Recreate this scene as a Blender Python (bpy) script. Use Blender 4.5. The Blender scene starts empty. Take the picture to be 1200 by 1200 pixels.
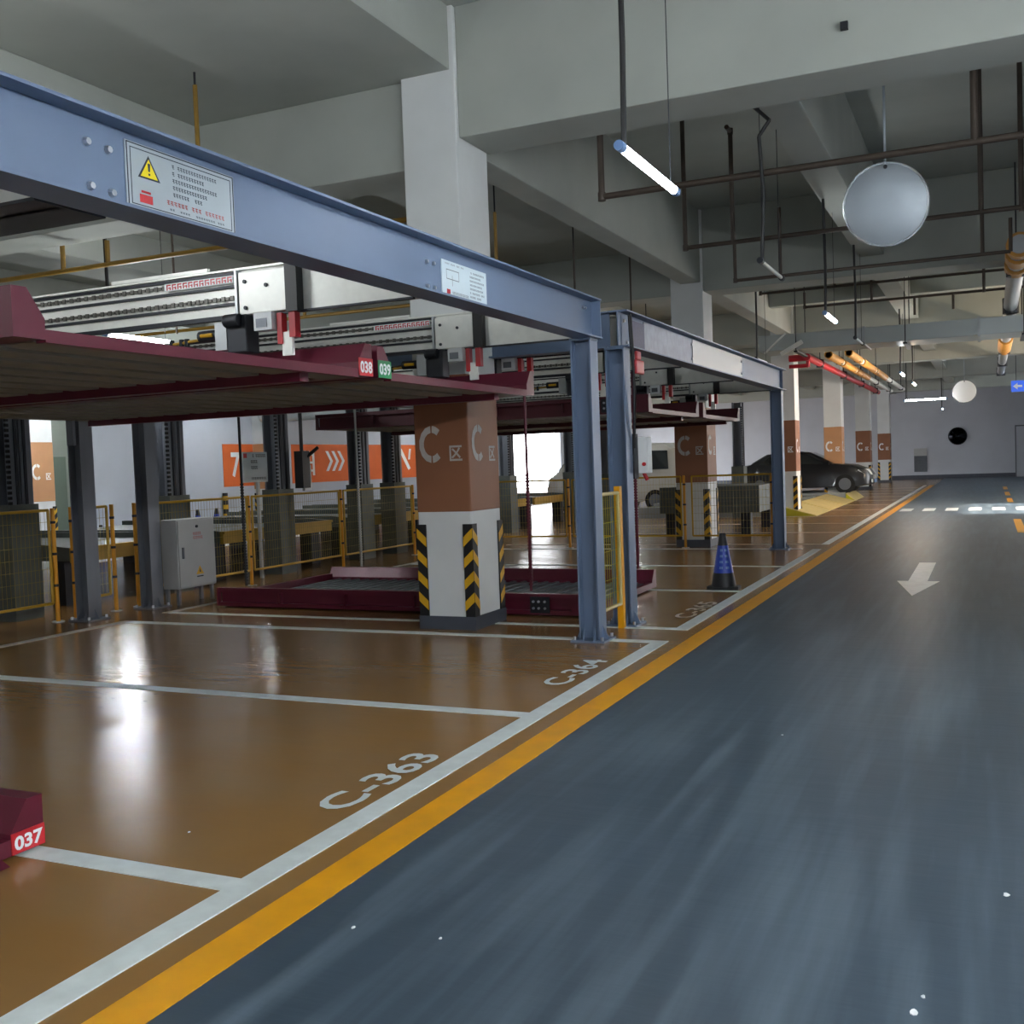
import bpy, math, random
from mathutils import Vector, Matrix
random.seed(7)
S = bpy.context.scene
COL = S.collection

# ------------------------------------------------------------------ camera
cam = bpy.data.cameras.new('camera'); cam.sensor_width = 36.0; cam.sensor_fit = 'HORIZONTAL'
cam.lens = 1228.43 / 1200.0 * 36.0; cam.clip_end = 300; cam.clip_start = 0.05
camo = bpy.data.objects.new('camera', cam); COL.objects.link(camo)
_r = Vector((0.90952, 0.41403, -0.03671)); _d = Vector((-0.01479, -0.05604, -0.99832)); _f = Vector((-0.41539, 0.90854, -0.04485))
camo.matrix_world = Matrix(((_r.x, -_d.x, -_f.x, 0), (_r.y, -_d.y, -_f.y, 0), (_r.z, -_d.z, -_f.z, 1.6), (0, 0, 0, 1)))
S.camera = camo

# ------------------------------------------------------------------ world (daylight outside the openings), sun, exposure
W = bpy.data.worlds.new('world'); S.world = W; W.use_nodes = True
W.node_tree.nodes['Background'].inputs[0].default_value = (0.93, 0.96, 1.0, 1)
W.node_tree.nodes['Background'].inputs[1].default_value = 6.0
sun = bpy.data.lights.new('sun', 'SUN'); sun.energy = 14.0; sun.color = (1.0, 0.86, 0.70); sun.angle = 0.05
suno = bpy.data.objects.new('sun', sun); COL.objects.link(suno)
suno.rotation_euler = Vector((-0.80, 0.02, -0.60)).to_track_quat('-Z', 'Y').to_euler()
S.view_settings.view_transform = 'Standard'; S.view_settings.look = 'None'
S.view_settings.exposure = 0.9; S.view_settings.gamma = 1.0; S.view_settings.use_curve_mapping = False
TUBE_L = 200.0         # radiance of a lit lamp tube
TUBE_OLD = 36.0        # the weaker, older tubes over the left lane edge

# ------------------------------------------------------------------ materials
def lin(h):
    if isinstance(h, str):
        h = tuple(int(h[i:i+2], 16) / 255 for i in (0, 2, 4))
    return tuple(c / 12.92 if c <= 0.04045 else ((c + 0.055) / 1.055) ** 2.4 for c in h) + (1,)
MATS = {}
def mat(name, col, rough=0.5, metal=0.0, var=0.0, scale=4.0, stretch=(1, 1, 1), col2=None, bump=0.0, rvar=0.0, emit=None, es=0.0, spec=0.5, coat=0.0, detail=6):
    m = bpy.data.materials.new(name); m.use_nodes = True; nt = m.node_tree; b = nt.nodes['Principled BSDF']
    c = lin(col); b.inputs['Base Color'].default_value = c
    b.inputs['Roughness'].default_value = rough; b.inputs['Metallic'].default_value = metal
    b.inputs['Specular IOR Level'].default_value = spec; b.inputs['Coat Weight'].default_value = coat
    if emit:
        b.inputs['Emission Color'].default_value = lin(emit); b.inputs['Emission Strength'].default_value = es
    if var > 0 or bump > 0 or rvar > 0 or col2:
        tc = nt.nodes.new('ShaderNodeTexCoord'); mp = nt.nodes.new('ShaderNodeMapping'); mp.inputs['Scale'].default_value = stretch
        nz = nt.nodes.new('ShaderNodeTexNoise'); nz.inputs['Scale'].default_value = scale; nz.inputs['Detail'].default_value = detail
        geo = nt.nodes.new('ShaderNodeNewGeometry')
        nt.links.new(geo.outputs['Position'], mp.inputs['Vector']); nt.links.new(mp.outputs['Vector'], nz.inputs['Vector'])
        rp = nt.nodes.new('ShaderNodeValToRGB'); rp.color_ramp.elements[0].position = 0.3; rp.color_ramp.elements[1].position = 0.72
        c2 = lin(col2) if col2 else tuple(min(1, x * (1 + var)) for x in c[:3]) + (1,)
        c1 = c if col2 else tuple(x * (1 - var) for x in c[:3]) + (1,)
        rp.color_ramp.elements[0].color = c1; rp.color_ramp.elements[1].color = c2
        nt.links.new(nz.outputs['Fac'], rp.inputs['Fac']); nt.links.new(rp.outputs['Color'], b.inputs['Base Color'])
        if bump > 0:
            bp = nt.nodes.new('ShaderNodeBump'); bp.inputs['Strength'].default_value = bump; bp.inputs['Distance'].default_value = 0.02
            nt.links.new(nz.outputs['Fac'], bp.inputs['Height']); nt.links.new(bp.outputs['Normal'], b.inputs['Normal'])
        if rvar > 0:
            mr = nt.nodes.new('ShaderNodeMapRange'); mr.inputs['To Min'].default_value = max(0.02, rough - rvar); mr.inputs['To Max'].default_value = min(1, rough + rvar)
            nt.links.new(nz.outputs['Fac'], mr.inputs['Value']); nt.links.new(mr.outputs['Result'], b.inputs['Roughness'])
    MATS[name] = m
    return m
def M(n): return MATS[n]
mat('ceiling_paint', 'a4a8a1', 0.85, var=0.07, scale=1.3, bump=0.05)
mat('wall_paint', 'b9bcc4', 0.8, var=0.05, scale=1.0)
mat('wall_blue', 'b3b9c4', 0.75, var=0.04, scale=1.0)
mat('wall_shaded', '7f867f', 0.8, var=0.05, scale=1.0)  # less-lit wall: the shade is in this darker grey-green
mat('pillar_white', 'd6d9d9', 0.6, var=0.04, scale=2.5, bump=0.03)
mat('pillar_brown', '8c5d42', 0.55, var=0.06, scale=3.0)
mat('pillar_peach', 'b98961', 0.55, var=0.05, scale=3.0)
mat('pillar_base', '454a54', 0.5, var=0.1, scale=6)
mat('stencil_grey', 'b9b6b2', 0.6, var=0.08, scale=20)
mat('white_print', 'e6e8ea', 0.6)
mat('line_white', 'd3dada', 0.45, var=0.10, scale=9, rvar=0.1)
mat('arrow_white', 'e8eaea', 0.4, var=0.12, scale=7)
mat('line_worn', 'b3aba0', 0.5, var=0.22, scale=14, rvar=0.1)
mat('line_yellow', 'e29c12', 0.45, var=0.10, scale=5, rvar=0.1)
mat('black_rubber', '15161a', 0.55, var=0.2, scale=12)
mat('chevron_yellow', 'd2a019', 0.5, var=0.06, scale=8)
mat('steel_blue', '677892', 0.45, 0.15, var=0.05, scale=3, rvar=0.08)
mat('steel_grey', '70747c', 0.45, 0.35, var=0.14, scale=5, stretch=(1, 1, .3), rvar=0.1)
mat('steel_dark', '2b2d33', 0.5, 0.4, var=0.1, scale=8)
mat('galvanised', 'e2e2dc', 0.42, 0.15, var=0.06, scale=10, rvar=0.12)
mat('galvanised_dull', 'a6a9ab', 0.42, 0.5, var=0.05, scale=6, rvar=0.1)
mat('cover_mottled', '8b91a2', .45, .2, var=.16, scale=11)
mat('bolt_zinc', 'c8ccd2', 0.3, 0.9)
mat('maroon', '5f1c2f', 0.38, 0.1, var=0.08, scale=4, rvar=0.08)
mat('maroon_dark', '4c1a24', 0.45, 0.1, var=0.1, scale=4)
mat('deck_under', '86847c', 0.55, 0.1, var=0.12, scale=5)
mat('deck_top', '767c80', 0.45, 0.5, var=0.15, scale=8, rvar=0.1)
mat('mustard', 'b08a2c', 0.5, 0.05, var=0.1, scale=5)
mat('fence_yellow', 'd9961a', 0.45, var=0.06, scale=6)
mat('fence_rail', 'b8901c', 0.45, var=0.06, scale=6)
mat('fence_wire', '8a7a2a', 0.5)
mat('gate_orange', 'e8a008', 0.4, var=0.04, scale=6)
mat('chain_black', '1b1b1c', 0.45, 0.6)
mat('chain_grey', '5c5a55', 0.45, 0.4)
mat('chain_silver', 'a0a09a', 0.4, 0.7)
mat('red_paint', 'b8222a', 0.45, var=0.05, scale=6)
mat('red_label', 'c0262e', 0.4)
mat('green_label', '1f8550', 0.4)
mat('sign_plate', 'a9b3ba', 0.35, 0.4, var=0.03, scale=5)
mat('sign_light', 'c0cfd6', 0.4, var=0.03, scale=5)
mat('print_dark', '2a303c', 0.6)
mat('print_red', 'b04a44', 0.6)
mat('print_yellow', 'ead208', 0.5)
mat('pipe_rust', '463c34', 0.55, 0.2, var=0.15, scale=8)
mat('pipe_yellow', '8a6a24', 0.5, var=0.12, scale=8)
mat('pipe_red', 'b01f2c', 0.42, var=0.06, scale=6)
mat('pipe_gold', 'c08a3c', 0.5, 0.1, var=0.18, scale=9)
mat('duct_steel', 'aab0b0', 0.4, 0.6, var=0.03, scale=2, rvar=0.05)
mat('cable_black', '141416', 0.5)
mat('cap_blue', '6f8fbe', 0.4)
mat('tube_off', 'd8dcde', 0.35)
mat('mirror_back', '9aa2a9', 0.42, 0.4, var=0.05, scale=4, rvar=0.1)
mat('mirror_back_lit', 'f2f3f3', 0.5)  # same metal back, coloured near white to look lit
mat('mirror_rim', 'd8dce0', 0.25, 0.7)
mat('mirror_glass', '101216', 0.05, 0.9)
mat('cabinet_grey', 'a9aaa9', 0.45, 0.1, var=0.04, scale=4)
mat('cone_blue', '1f3fa6', 0.45, var=0.08, scale=10)
mat('car_black', '07070a', 0.28, 0.0, coat=0.25, spec=0.4)
mat('car_glass', '14181c', 0.06, 0.0, spec=0.8)
mat('car_silver', 'b3b2ab', 0.3, 0.35)
mat('car_white', 'd6d6d2', 0.35)
mat('tyre', '141414', 0.8)
mat('headlamp', 'e4e8ea', 0.15, 0.2)
mat('ramp_beige', 'c9b678', 0.5, var=0.08, scale=6)
mat('ramp_lime', 'b0a81c', 0.5)
mat('platform_grey', '5b605c', 0.5, 0.3, var=0.12, scale=5)
mat('orange_wall', 'd9682e', 0.65, var=0.05, scale=3)
mat('vent_grey', '6c7076', 0.5, 0.3)
mat('door_green', '56645a', 0.55, var=0.05, scale=3)
mat('exit_blue', '2a50b4', 0.4, emit='2a50b4', es=0.6)
mat('outside_ground', '9a8f88', 0.8, var=0.1, scale=2)
mat('floor_pale', 'a9a8a4', 0.6, var=0.1, scale=2)
mat('tube_lit', 'ffffff', 0.4, emit='f3f8fa', es=TUBE_L)
mat('tube_old', 'ffffff', 0.4, emit='f3f8fb', es=TUBE_OLD)
mat('tube_mid', 'ffffff', 0.4, emit='f3f8fb', es=TUBE_L * .62)
mat('tube_warm', 'ffffff', 0.4, emit='ffe2bd', es=TUBE_L)
mat('detector_red', '8a3a30', 0.5)

def floor_mat(name, c1, c2, c3, streak, rough, bump, sdet=4, lo=.42, hi=.85, amt=.45, rspan=.1):
    """worn epoxy: broad cloudy tone, streaks along the driving direction, dust specks"""
    m = bpy.data.materials.new(name); m.use_nodes = True; nt = m.node_tree; L = nt.links.new; b = nt.nodes['Principled BSDF']
    geo = nt.nodes.new('ShaderNodeNewGeometry')
    def noise(sc, st, det=5, rough_=0.55):
        mp = nt.nodes.new('ShaderNodeMapping'); mp.inputs['Scale'].default_value = st; mp.inputs['Location'].default_value = (13.13, 7.71, .37)
        n = nt.nodes.new('ShaderNodeTexNoise'); n.inputs['Scale'].default_value = sc; n.inputs['Detail'].default_value = det; n.inputs['Roughness'].default_value = rough_
        L(geo.outputs['Position'], mp.inputs['Vector']); L(mp.outputs['Vector'], n.inputs['Vector']); return n
    def ramp(n, p0, p1, a, c):
        r = nt.nodes.new('ShaderNodeValToRGB'); r.color_ramp.elements[0].position = p0; r.color_ramp.elements[1].position = p1
        r.color_ramp.elements[0].color = a; r.color_ramp.elements[1].color = c; L(n.outputs['Fac'], r.inputs['Fac']); return r
    big = noise(0.35, (1, 1, 1)); st = noise(2.2, streak, sdet, 0.5); fine = noise(3.0, (.5, 2.6, 1), 4)
    r1 = ramp(big, .3, .7, lin(c1), lin(c2)); r2 = ramp(st, lo, hi, (0, 0, 0, 1), (1, 1, 1, 1))
    mx = nt.nodes.new('ShaderNodeMix'); mx.data_type = 'RGBA'; mx.inputs[7].default_value = lin(c3)
    ml = nt.nodes.new('ShaderNodeMath'); ml.operation = 'MULTIPLY'; ml.inputs[1].default_value = amt
    L(r2.outputs['Color'], ml.inputs[0]); L(ml.outputs[0], mx.inputs[0]); L(r1.outputs['Color'], mx.inputs[6])
    L(mx.outputs[2], b.inputs['Base Color'])
    mr = nt.nodes.new('ShaderNodeMapRange'); mr.inputs['To Min'].default_value = rough - 0.01; mr.inputs['To Max'].default_value = rough + rspan
    L(st.outputs['Fac'], mr.inputs['Value']); L(mr.outputs['Result'], b.inputs['Roughness'])
    bp = nt.nodes.new('ShaderNodeBump'); bp.inputs['Strength'].default_value = bump; bp.inputs['Distance'].default_value = 0.01
    ad = nt.nodes.new('ShaderNodeMath'); ad.operation = 'ADD'; L(fine.outputs['Fac'], ad.inputs[0]); ad.inputs[1].default_value = 0.0
    L(ad.outputs[0], bp.inputs['Height']); L(bp.outputs['Normal'], b.inputs['Normal'])
    MATS[name] = m
floor_mat('bay_epoxy', '8a6438', '97703f', '8a7254', (0.5, 0.8, 1), 0.20, 0.22, 5, .4, .8, .5, .055)
floor_mat('lane_epoxy', '364450', '42515f', '687886', (3.4, 0.22, 1), 0.36, 0.25, 8, .46, .72, .6)

# ------------------------------------------------------------------ mesh helpers
class MB:
    def __init__(s): s.v = []; s.f = []
    def poly(s, pts):
        n = len(s.v); s.v += [tuple(p) for p in pts]; s.f.append(tuple(range(n, n + len(pts)))); return s
    def box(s, x0, x1, y0, y1, z0, z1):
        x0, x1 = min(x0, x1), max(x0, x1); y0, y1 = min(y0, y1), max(y0, y1); z0, z1 = min(z0, z1), max(z0, z1)
        n = len(s.v)
        s.v += [(x0, y0, z0), (x1, y0, z0), (x1, y1, z0), (x0, y1, z0), (x0, y0, z1), (x1, y0, z1), (x1, y1, z1), (x0, y1, z1)]
        s.f += [(n, n+3, n+2, n+1), (n+4, n+5, n+6, n+7), (n, n+1, n+5, n+4), (n+1, n+2, n+6, n+5), (n+2, n+3, n+7, n+6), (n+3, n, n+4, n+7)]
        return s
    def prism(s, pts, vec):
        """closed polygon (3d points) swept along vec"""
        n = len(s.v); k = len(pts); vec = Vector(vec)
        s.v += [tuple(Vector(p)) for p in pts] + [tuple(Vector(p) + vec) for p in pts]
        s.f.append(tuple(reversed(range(n, n + k)))); s.f.append(tuple(range(n + k, n + 2 * k)))
        for i in range(k):
            j = (i + 1) % k; s.f.append((n + i, n + j, n + k + j, n + k + i))
        return s
    def cyl(s, a, b, r, n=10, r2=None, caps=True):
        a = Vector(a); b = Vector(b); d = (b - a).normalized(); u = d.orthogonal().normalized(); w = d.cross(u); r2 = r if r2 is None else r2
        k = len(s.v)
        for p, q in ((a, r), (b, r2)):
            for i in range(n):
                t = 2 * math.pi * i / n; s.v.append(tuple(p + u * math.cos(t) * q + w * math.sin(t) * q))
        for i in range(n):
            j = (i + 1) % n; s.f.append((k + i, k + j, k + n + j, k + n + i))
        if caps: s.f.append(tuple(reversed(range(k, k + n)))); s.f.append(tuple(range(k + n, k + 2 * n)))
        return s
    def tube(s, pts, r, n=8):
        for a, b in zip(pts[:-1], pts[1:]): s.cyl(a, b, r, n)
        return s
    def lathe(s, prof, c=(0, 0, 0), n=20):
        """prof: list of (r, z) about vertical axis at c"""
        k = len(s.v); m = len(prof)
        for r, z in prof:
            for i in range(n):
                t = 2 * math.pi * i / n; s.v.append((c[0] + r * math.cos(t), c[1] + r * math.sin(t), c[2] + z))
        for a in range(m - 1):
            for i in range(n):
                j = (i + 1) % n; s.f.append((k + a*n + i, k + a*n + j, k + (a+1)*n + j, k + (a+1)*n + i))
        s.f.append(tuple(reversed(range(k, k + n)))); s.f.append(tuple(range(k + (m-1)*n, k + m*n)))
        return s
    def mesh(s, name, material, smooth=False):
        me = bpy.data.meshes.new(name); me.from_pydata(s.v, [], s.f); me.validate(); me.update()
        me.materials.append(M(material))
        if smooth:
            me.polygons.foreach_set('use_smooth', [True] * len(me.polygons))
            me.set_sharp_from_angle(angle=math.radians(40))
        return me
    def build(s, name, material, parent=None, smooth=False, kind=None, bevel=0.0):
        return link(name, s.mesh(name, material, smooth), parent, kind, bevel)
def link(name, me, parent=None, kind=None, bevel=0.0):
    o = bpy.data.objects.new(name, me); COL.objects.link(o)
    if parent is not None: o.parent = parent; o.matrix_parent_inverse = parent.matrix_basis.inverted()
    if kind: o['kind'] = kind
    if bevel:
        b = o.modifiers.new('bevel', 'BEVEL'); b.width = bevel; b.segments = 2; b.limit_method = 'ANGLE'
    return o
def thing(name, label, cat, loc=(0, 0, 0), group=None):
    o = bpy.data.objects.new(name, None); COL.objects.link(o); o.location = loc; o.empty_display_size = 0.1
    o['label'] = label; o['category'] = cat
    if group: o['group'] = group
    return o
def tag(o, label, cat, group=None):
    o['label'] = label; o['category'] = cat
    if group: o['group'] = group
    return o
def copy_tree(o, parent=None):
    c = o.copy(); COL.objects.link(c); c.parent = parent
    for ch in list(o.children): copy_tree(ch, c)
    return c
def text_mesh(txt, size, bold=0.0, depth=0.0):
    cu = bpy.data.curves.new('txt', 'FONT'); cu.body = txt; cu.size = size; cu.offset = bold; cu.extrude = depth; cu.resolution_u = 3
    cu.align_x = 'CENTER'; cu.align_y = 'CENTER'
    t = bpy.data.objects.new('txt', cu); COL.objects.link(t)
    dg = bpy.context.evaluated_depsgraph_get(); me = bpy.data.meshes.new_from_object(t.evaluated_get(dg))
    bpy.data.objects.remove(t); return me
def text(name, txt, size, origin, right, up, material, parent, bold=0.0, sx=1.0, width=None, height=None):
    me = text_mesh(txt, size, bold)
    xs = [v.co.x for v in me.vertices]; ys = [v.co.y for v in me.vertices]
    cx, cy = (min(xs) + max(xs)) / 2, (min(ys) + max(ys)) / 2
    kx = (width / (max(xs) - min(xs))) if width else sx; ky = (height / (max(ys) - min(ys))) if height else 1.0
    r = Vector(right).normalized(); u = Vector(up).normalized(); n = r.cross(u); o = Vector(origin)
    for v in me.vertices:
        v.co = o + r * (v.co.x - cx) * kx + u * (v.co.y - cy) * ky + n * v.co.z
    me.materials.clear(); me.materials.append(M(material)); me.update()
    return link(name, me, parent)
def flat(name, pts, origin, right, up, material, parent, lift=0.0):
    """flat polygons (list of 2d loops) in the plane origin/right/up"""
    r = Vector(right).normalized(); u = Vector(up).normalized(); n = r.cross(u); o = Vector(origin) + n * lift
    m = MB()
    for loop in pts: m.poly([o + r * x + u * y for x, y in loop])
    return m.build(name, material, parent)
def rect(x0, x1, y0, y1): return [(x0, y0), (x1, y0), (x1, y1), (x0, y1)]
def arc_c(cx, cy, ro, ri, gaps, a0=45, a1=315, ky=1.3, n=7):
    """stencil C as arc pieces: gaps = angles (deg) of the bridges"""
    cuts = [a0] + [g for g in gaps] + [a1]; out = []
    for i in range(len(cuts) - 1):
        s = cuts[i] + (4 if i > 0 else 0); e = cuts[i + 1] - (4 if i < len(cuts) - 2 else 0)
        for k in range(n):
            t0 = math.radians(s + (e - s) * k / n); t1 = math.radians(s + (e - s) * (k + 1) / n)
            out.append([(cx + ro * math.cos(t0), cy + ky * ro * math.sin(t0)), (cx + ro * math.cos(t1), cy + ky * ro * math.sin(t1)),
                        (cx + ri * math.cos(t1), cy + ky * ri * math.sin(t1)), (cx + ri * math.cos(t0), cy + ky * ri * math.sin(t0))])
    return out
def struct(o): o['kind'] = 'structure'; return o

# ================================================================== THE SETTING
XL, XR, YN, YF = -20.0, 4.2, -8.0, 61.5
COLY = [9.10, 18.55, 28.0, 37.4, 46.8, 56.5]
floor = struct(MB().box(XL - .3, XR + .3, YN - .3, YF + .3, -0.25, 0.0).build('floor', 'bay_epoxy'))
MB().box(-2.275, XR, YN, YF, -0.01, 0.004).build('lane_coating', 'lane_epoxy', floor)
MB().box(XL, -15.8, YN, YF, -0.01, 0.003).build('pale_floor_zone', 'floor_pale', floor)  # lighter floor tone along the left wall
MB().box(-2.455, -2.275, YN, 50.5, -0.01, 0.006).build('lane_edge_stripe', 'line_yellow', floor)
def line(x0, x1, y0, y1, m='line_white', n='bay_line'): return MB().box(x0, x1, y0, y1, -0.01, 0.005).build(n, m, floor)
line(-2.72, -2.59, YN, 8.88); line(-2.72, -2.59, 9.50, 18.05); line(-2.72, -2.59, 19.0, 50.4)
for y in (-2.55, 0.28, 3.13, 5.99, 8.77): line(-8.80, -2.72, y, y + .115)
for y in (9.50, 12.33, 15.18): line(-8.85, -2.72, y, y + .10)
line(-8.85, -2.9, 18.05, 18.15)
for k in range(11): line(-8.85, -2.72, 19.0 + 2.85 * k, 19.1 + 2.85 * k, 'line_worn')
line(-8.92, -8.80, YN, 8.88, 'line_worn'); line(-8.95, -8.85, 9.5, 18.15, 'line_worn')
# bay numbers: read from the lane's parked side, letters climb along the lane
for txt, x, y0, y1, m in (('C-363', -2.885, 4.07, 5.05, 'line_white'), ('C-364', -2.905, 6.92, 7.90, 'line_white'), ('C-365', -2.845, 10.2, 11.4, 'line_worn')):
    text('bay_number', txt, 0.4, (x, (y0 + y1) / 2, 0.006), (0, 1, 0), (-1, 0, 0), m, floor, bold=0.008, width=y1 - y0, height=0.21)
# arrow on the lane
flat('lane_arrow', [[(-.80, 12.2), (-.57, 13.6), (-1.06, 13.6)], rect(-.93, -.71, 13.6, 15.85)], (0, 0, 0.007), (1, 0, 0), (0, 1, 0), 'arrow_white', floor)
for k in range(11): MB().box(-2.2 + .56 * k, -1.9 + .56 * k, 29.3, 30.6, 0, .007).build('crossing_dash', 'line_white', floor)
for y0, y1 in ((21.5, 25.5), (33.5, 36.0), (38.0, 41.0), (43.5, 46.5)): MB().box(.45, .60, y0, y1, 0, .007).build('centre_dash', 'line_yellow', floor)

# walls (openings: daylight on the left far end, another one on the right)
def wall_y(name, x0, x1, y0, y1, z1, openings, m):
    mb = MB(); y = y0
    for a, b, za, zb in openings:
        mb.box(x0, x1, y, a, 0, z1); mb.box(x0, x1, a, b, zb, z1)
        if za > 0: mb.box(x0, x1, a, b, 0, za)
        y = b
    mb.box(x0, x1, y, y1, 0, z1); return struct(mb.build(name, m))
wl = wall_y('wall_left', XL - .3, XL, YN, YF, 6.2, [(42.6, 50.0, 0, 3.5), (50.8, 60.0, 0, 3.5)], 'wall_blue')
wr = wall_y('wall_right', XR, XR + .3, YN, YF, 6.2, [(27.6, 32.6, 0, 3.9)], 'wall_paint')
wb = struct(MB().box(XL - .3, XR + .3, YF, YF + .3, 0, 6.2).build('wall_back', 'wall_paint'))
struct(MB().box(XL - .3, XR + .3, YN - .3, YN, 0, 6.2).build('wall_near', 'wall_paint'))
struct(MB().box(XL + .01, XR - .01, YF - .02, YF, 0, .22).build('baseboard_back', 'pillar_base'))
struct(MB().box(-46, XL - .3, 36, 66, -.3, -.02).build('ground_outside', 'outside_ground'))
struct(MB().box(XR + .3, 16, 20, 42, -.3, -.02).build('ground_outside_right', 'outside_ground'))
# paint band on the left wall with its pictograms
MB().box(XL, XL + .012, 23.95, 25.3, 1.27, 2.5).build('orange_panel', 'orange_wall', wl)
MB().box(XL, XL + .012, 27.2, 38.5, 1.27, 2.5).build('orange_panel', 'orange_wall', wl)
xr = XL + .016
text('wall_number', '7', 0.9, (xr, 24.5, 1.9), (0, 1, 0), (0, 0, 1), 'white_print', wl, bold=.02, width=.42, height=.72)
flat('lift_pictogram', [rect(27.62, 27.74, 1.5, 2.3), rect(28.3, 28.42, 1.5, 2.3)] + [rect(27.74, 28.3, z, z + .07) for z in (1.62, 1.88, 2.14)] + [rect(27.88, 27.96, 1.5, 2.3), rect(28.08, 28.16, 1.5, 2.3)],
     (xr, 0, 0), (0, 1, 0), (0, 0, 1), 'white_print', wl)
def chev(y, d, w=.13, h=.33, t=.16, zc=1.95): return [[(y, zc - h), (y + t, zc - h), (y + t + d, zc), (y + d, zc)], [(y + d, zc), (y + t + d, zc), (y + t, zc + h), (y, zc + h)]]
flat('chevron_arrows', chev(29.05, .26) + chev(29.4, .26) + chev(29.75, .26), (xr, 0, 0), (0, 1, 0), (0, 0, 1), 'white_print', wl)
flat('back_arrow', chev(30.85, -.26), (xr, 0, 0), (0, 1, 0), (0, 0, 1), 'white_print', wl)
flat('turn_arrow', [[(33.8, 2.3), (34.0, 2.36), (34.62, 1.62), (34.45, 1.55)], [(34.45, 1.95), (34.6, 1.95), (34.7, 2.35), (34.55, 2.35)]], (xr, 0, 0), (0, 1, 0), (0, 0, 1), 'white_print', wl)
# return wall with a door on the left, its weaker light painted as green-grey
struct(MB().box(XL, XL + .05, 17.45, 19.1, 0, 5.4).build('wall_panel_shaded', 'wall_shaded'))
d1 = struct(MB().box(XL + .05, XL + .09, 17.48, 18.25, 0.0, 2.18).build('door_1', 'door_green'))
MB().cyl((XL + .09, 17.62, 1.02), (XL + .15, 17.62, 1.02), .03).build('door_handle', 'steel_dark', d1)
MB().box(XL + .05, XL + .10, 17.44, 18.29, 2.18, 2.24).build('door_head', 'wall_shaded', d1)
# door at the right of the far wall
d2 = struct(MB().box(1.28, 2.2, YF - .05, YF, 0, 2.65).build('door_2', 'wall_paint'))
MB().box(1.22, 1.28, YF - .08, YF, 0, 2.72).box(1.28, 2.26, YF - .08, YF, 2.65, 2.72).build('door_frame', 'vent_grey', d2)

# ceiling: lower slab over the bays, higher over the lane, with its beams
struct(MB().box(XL - .3, -4.65, YN - .3, YF + .3, 5.4, 6.4).build('ceiling', 'ceiling_paint')); struct(MB().box(-4.65, XR + .3, YN - .3, YF + .3, 6.0, 6.4).build('ceiling', 'ceiling_paint'))
def beam(x0, x1, y0, y1, z0, z1): return struct(MB().box(x0, x1, y0, y1, z0, z1).build('ceiling_beam', 'ceiling_paint', bevel=0.012))
for i, y in enumerate(COLY):
    beam(-4.60, XR, y + .05, y + .70, 4.76 if i == 0 else 4.56, 6.0)
    beam(XL, -5.19, y + .07, y + .67, 4.54, 5.4)
    y1 = COLY[i + 1] if i + 1 < len(COLY) else YF
    beam(-5.0, -4.64, y + .67, y1 + .02, 4.72, 6.0)
    beam(-1.95, -1.55, y + .70, (y1 + .05) if y1 < YF else YF, 4.86, 6.0)
    if i >= 1:
        for q in (.36, .68):
            yy = y + (y1 - y) * q
            beam(-4.64, -1.95, yy, yy + .28, 5.05, 6.0); beam(-1.55, XR, yy, yy + .28, 5.05, 6.0)
    beam(-12.4, -12.05, y + .67, y1 + .07, 4.85, 5.4); beam(-8.6, -8.25, y + .67, y1 + .07, 4.95, 5.4); beam(-16.2, -15.85, y + .67, y1 + .07, 4.85, 5.4)
beam(-8.15, -7.80, YN, 9.17, 4.75, 5.4); beam(-12.4, -12.05, YN, 9.17, 4.75, 5.4)
beam(-4.64, XR, -.3, .35, 4.76, 6.0); beam(XL, -4.65, -.3, .30, 4.54, 5.4)

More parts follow.
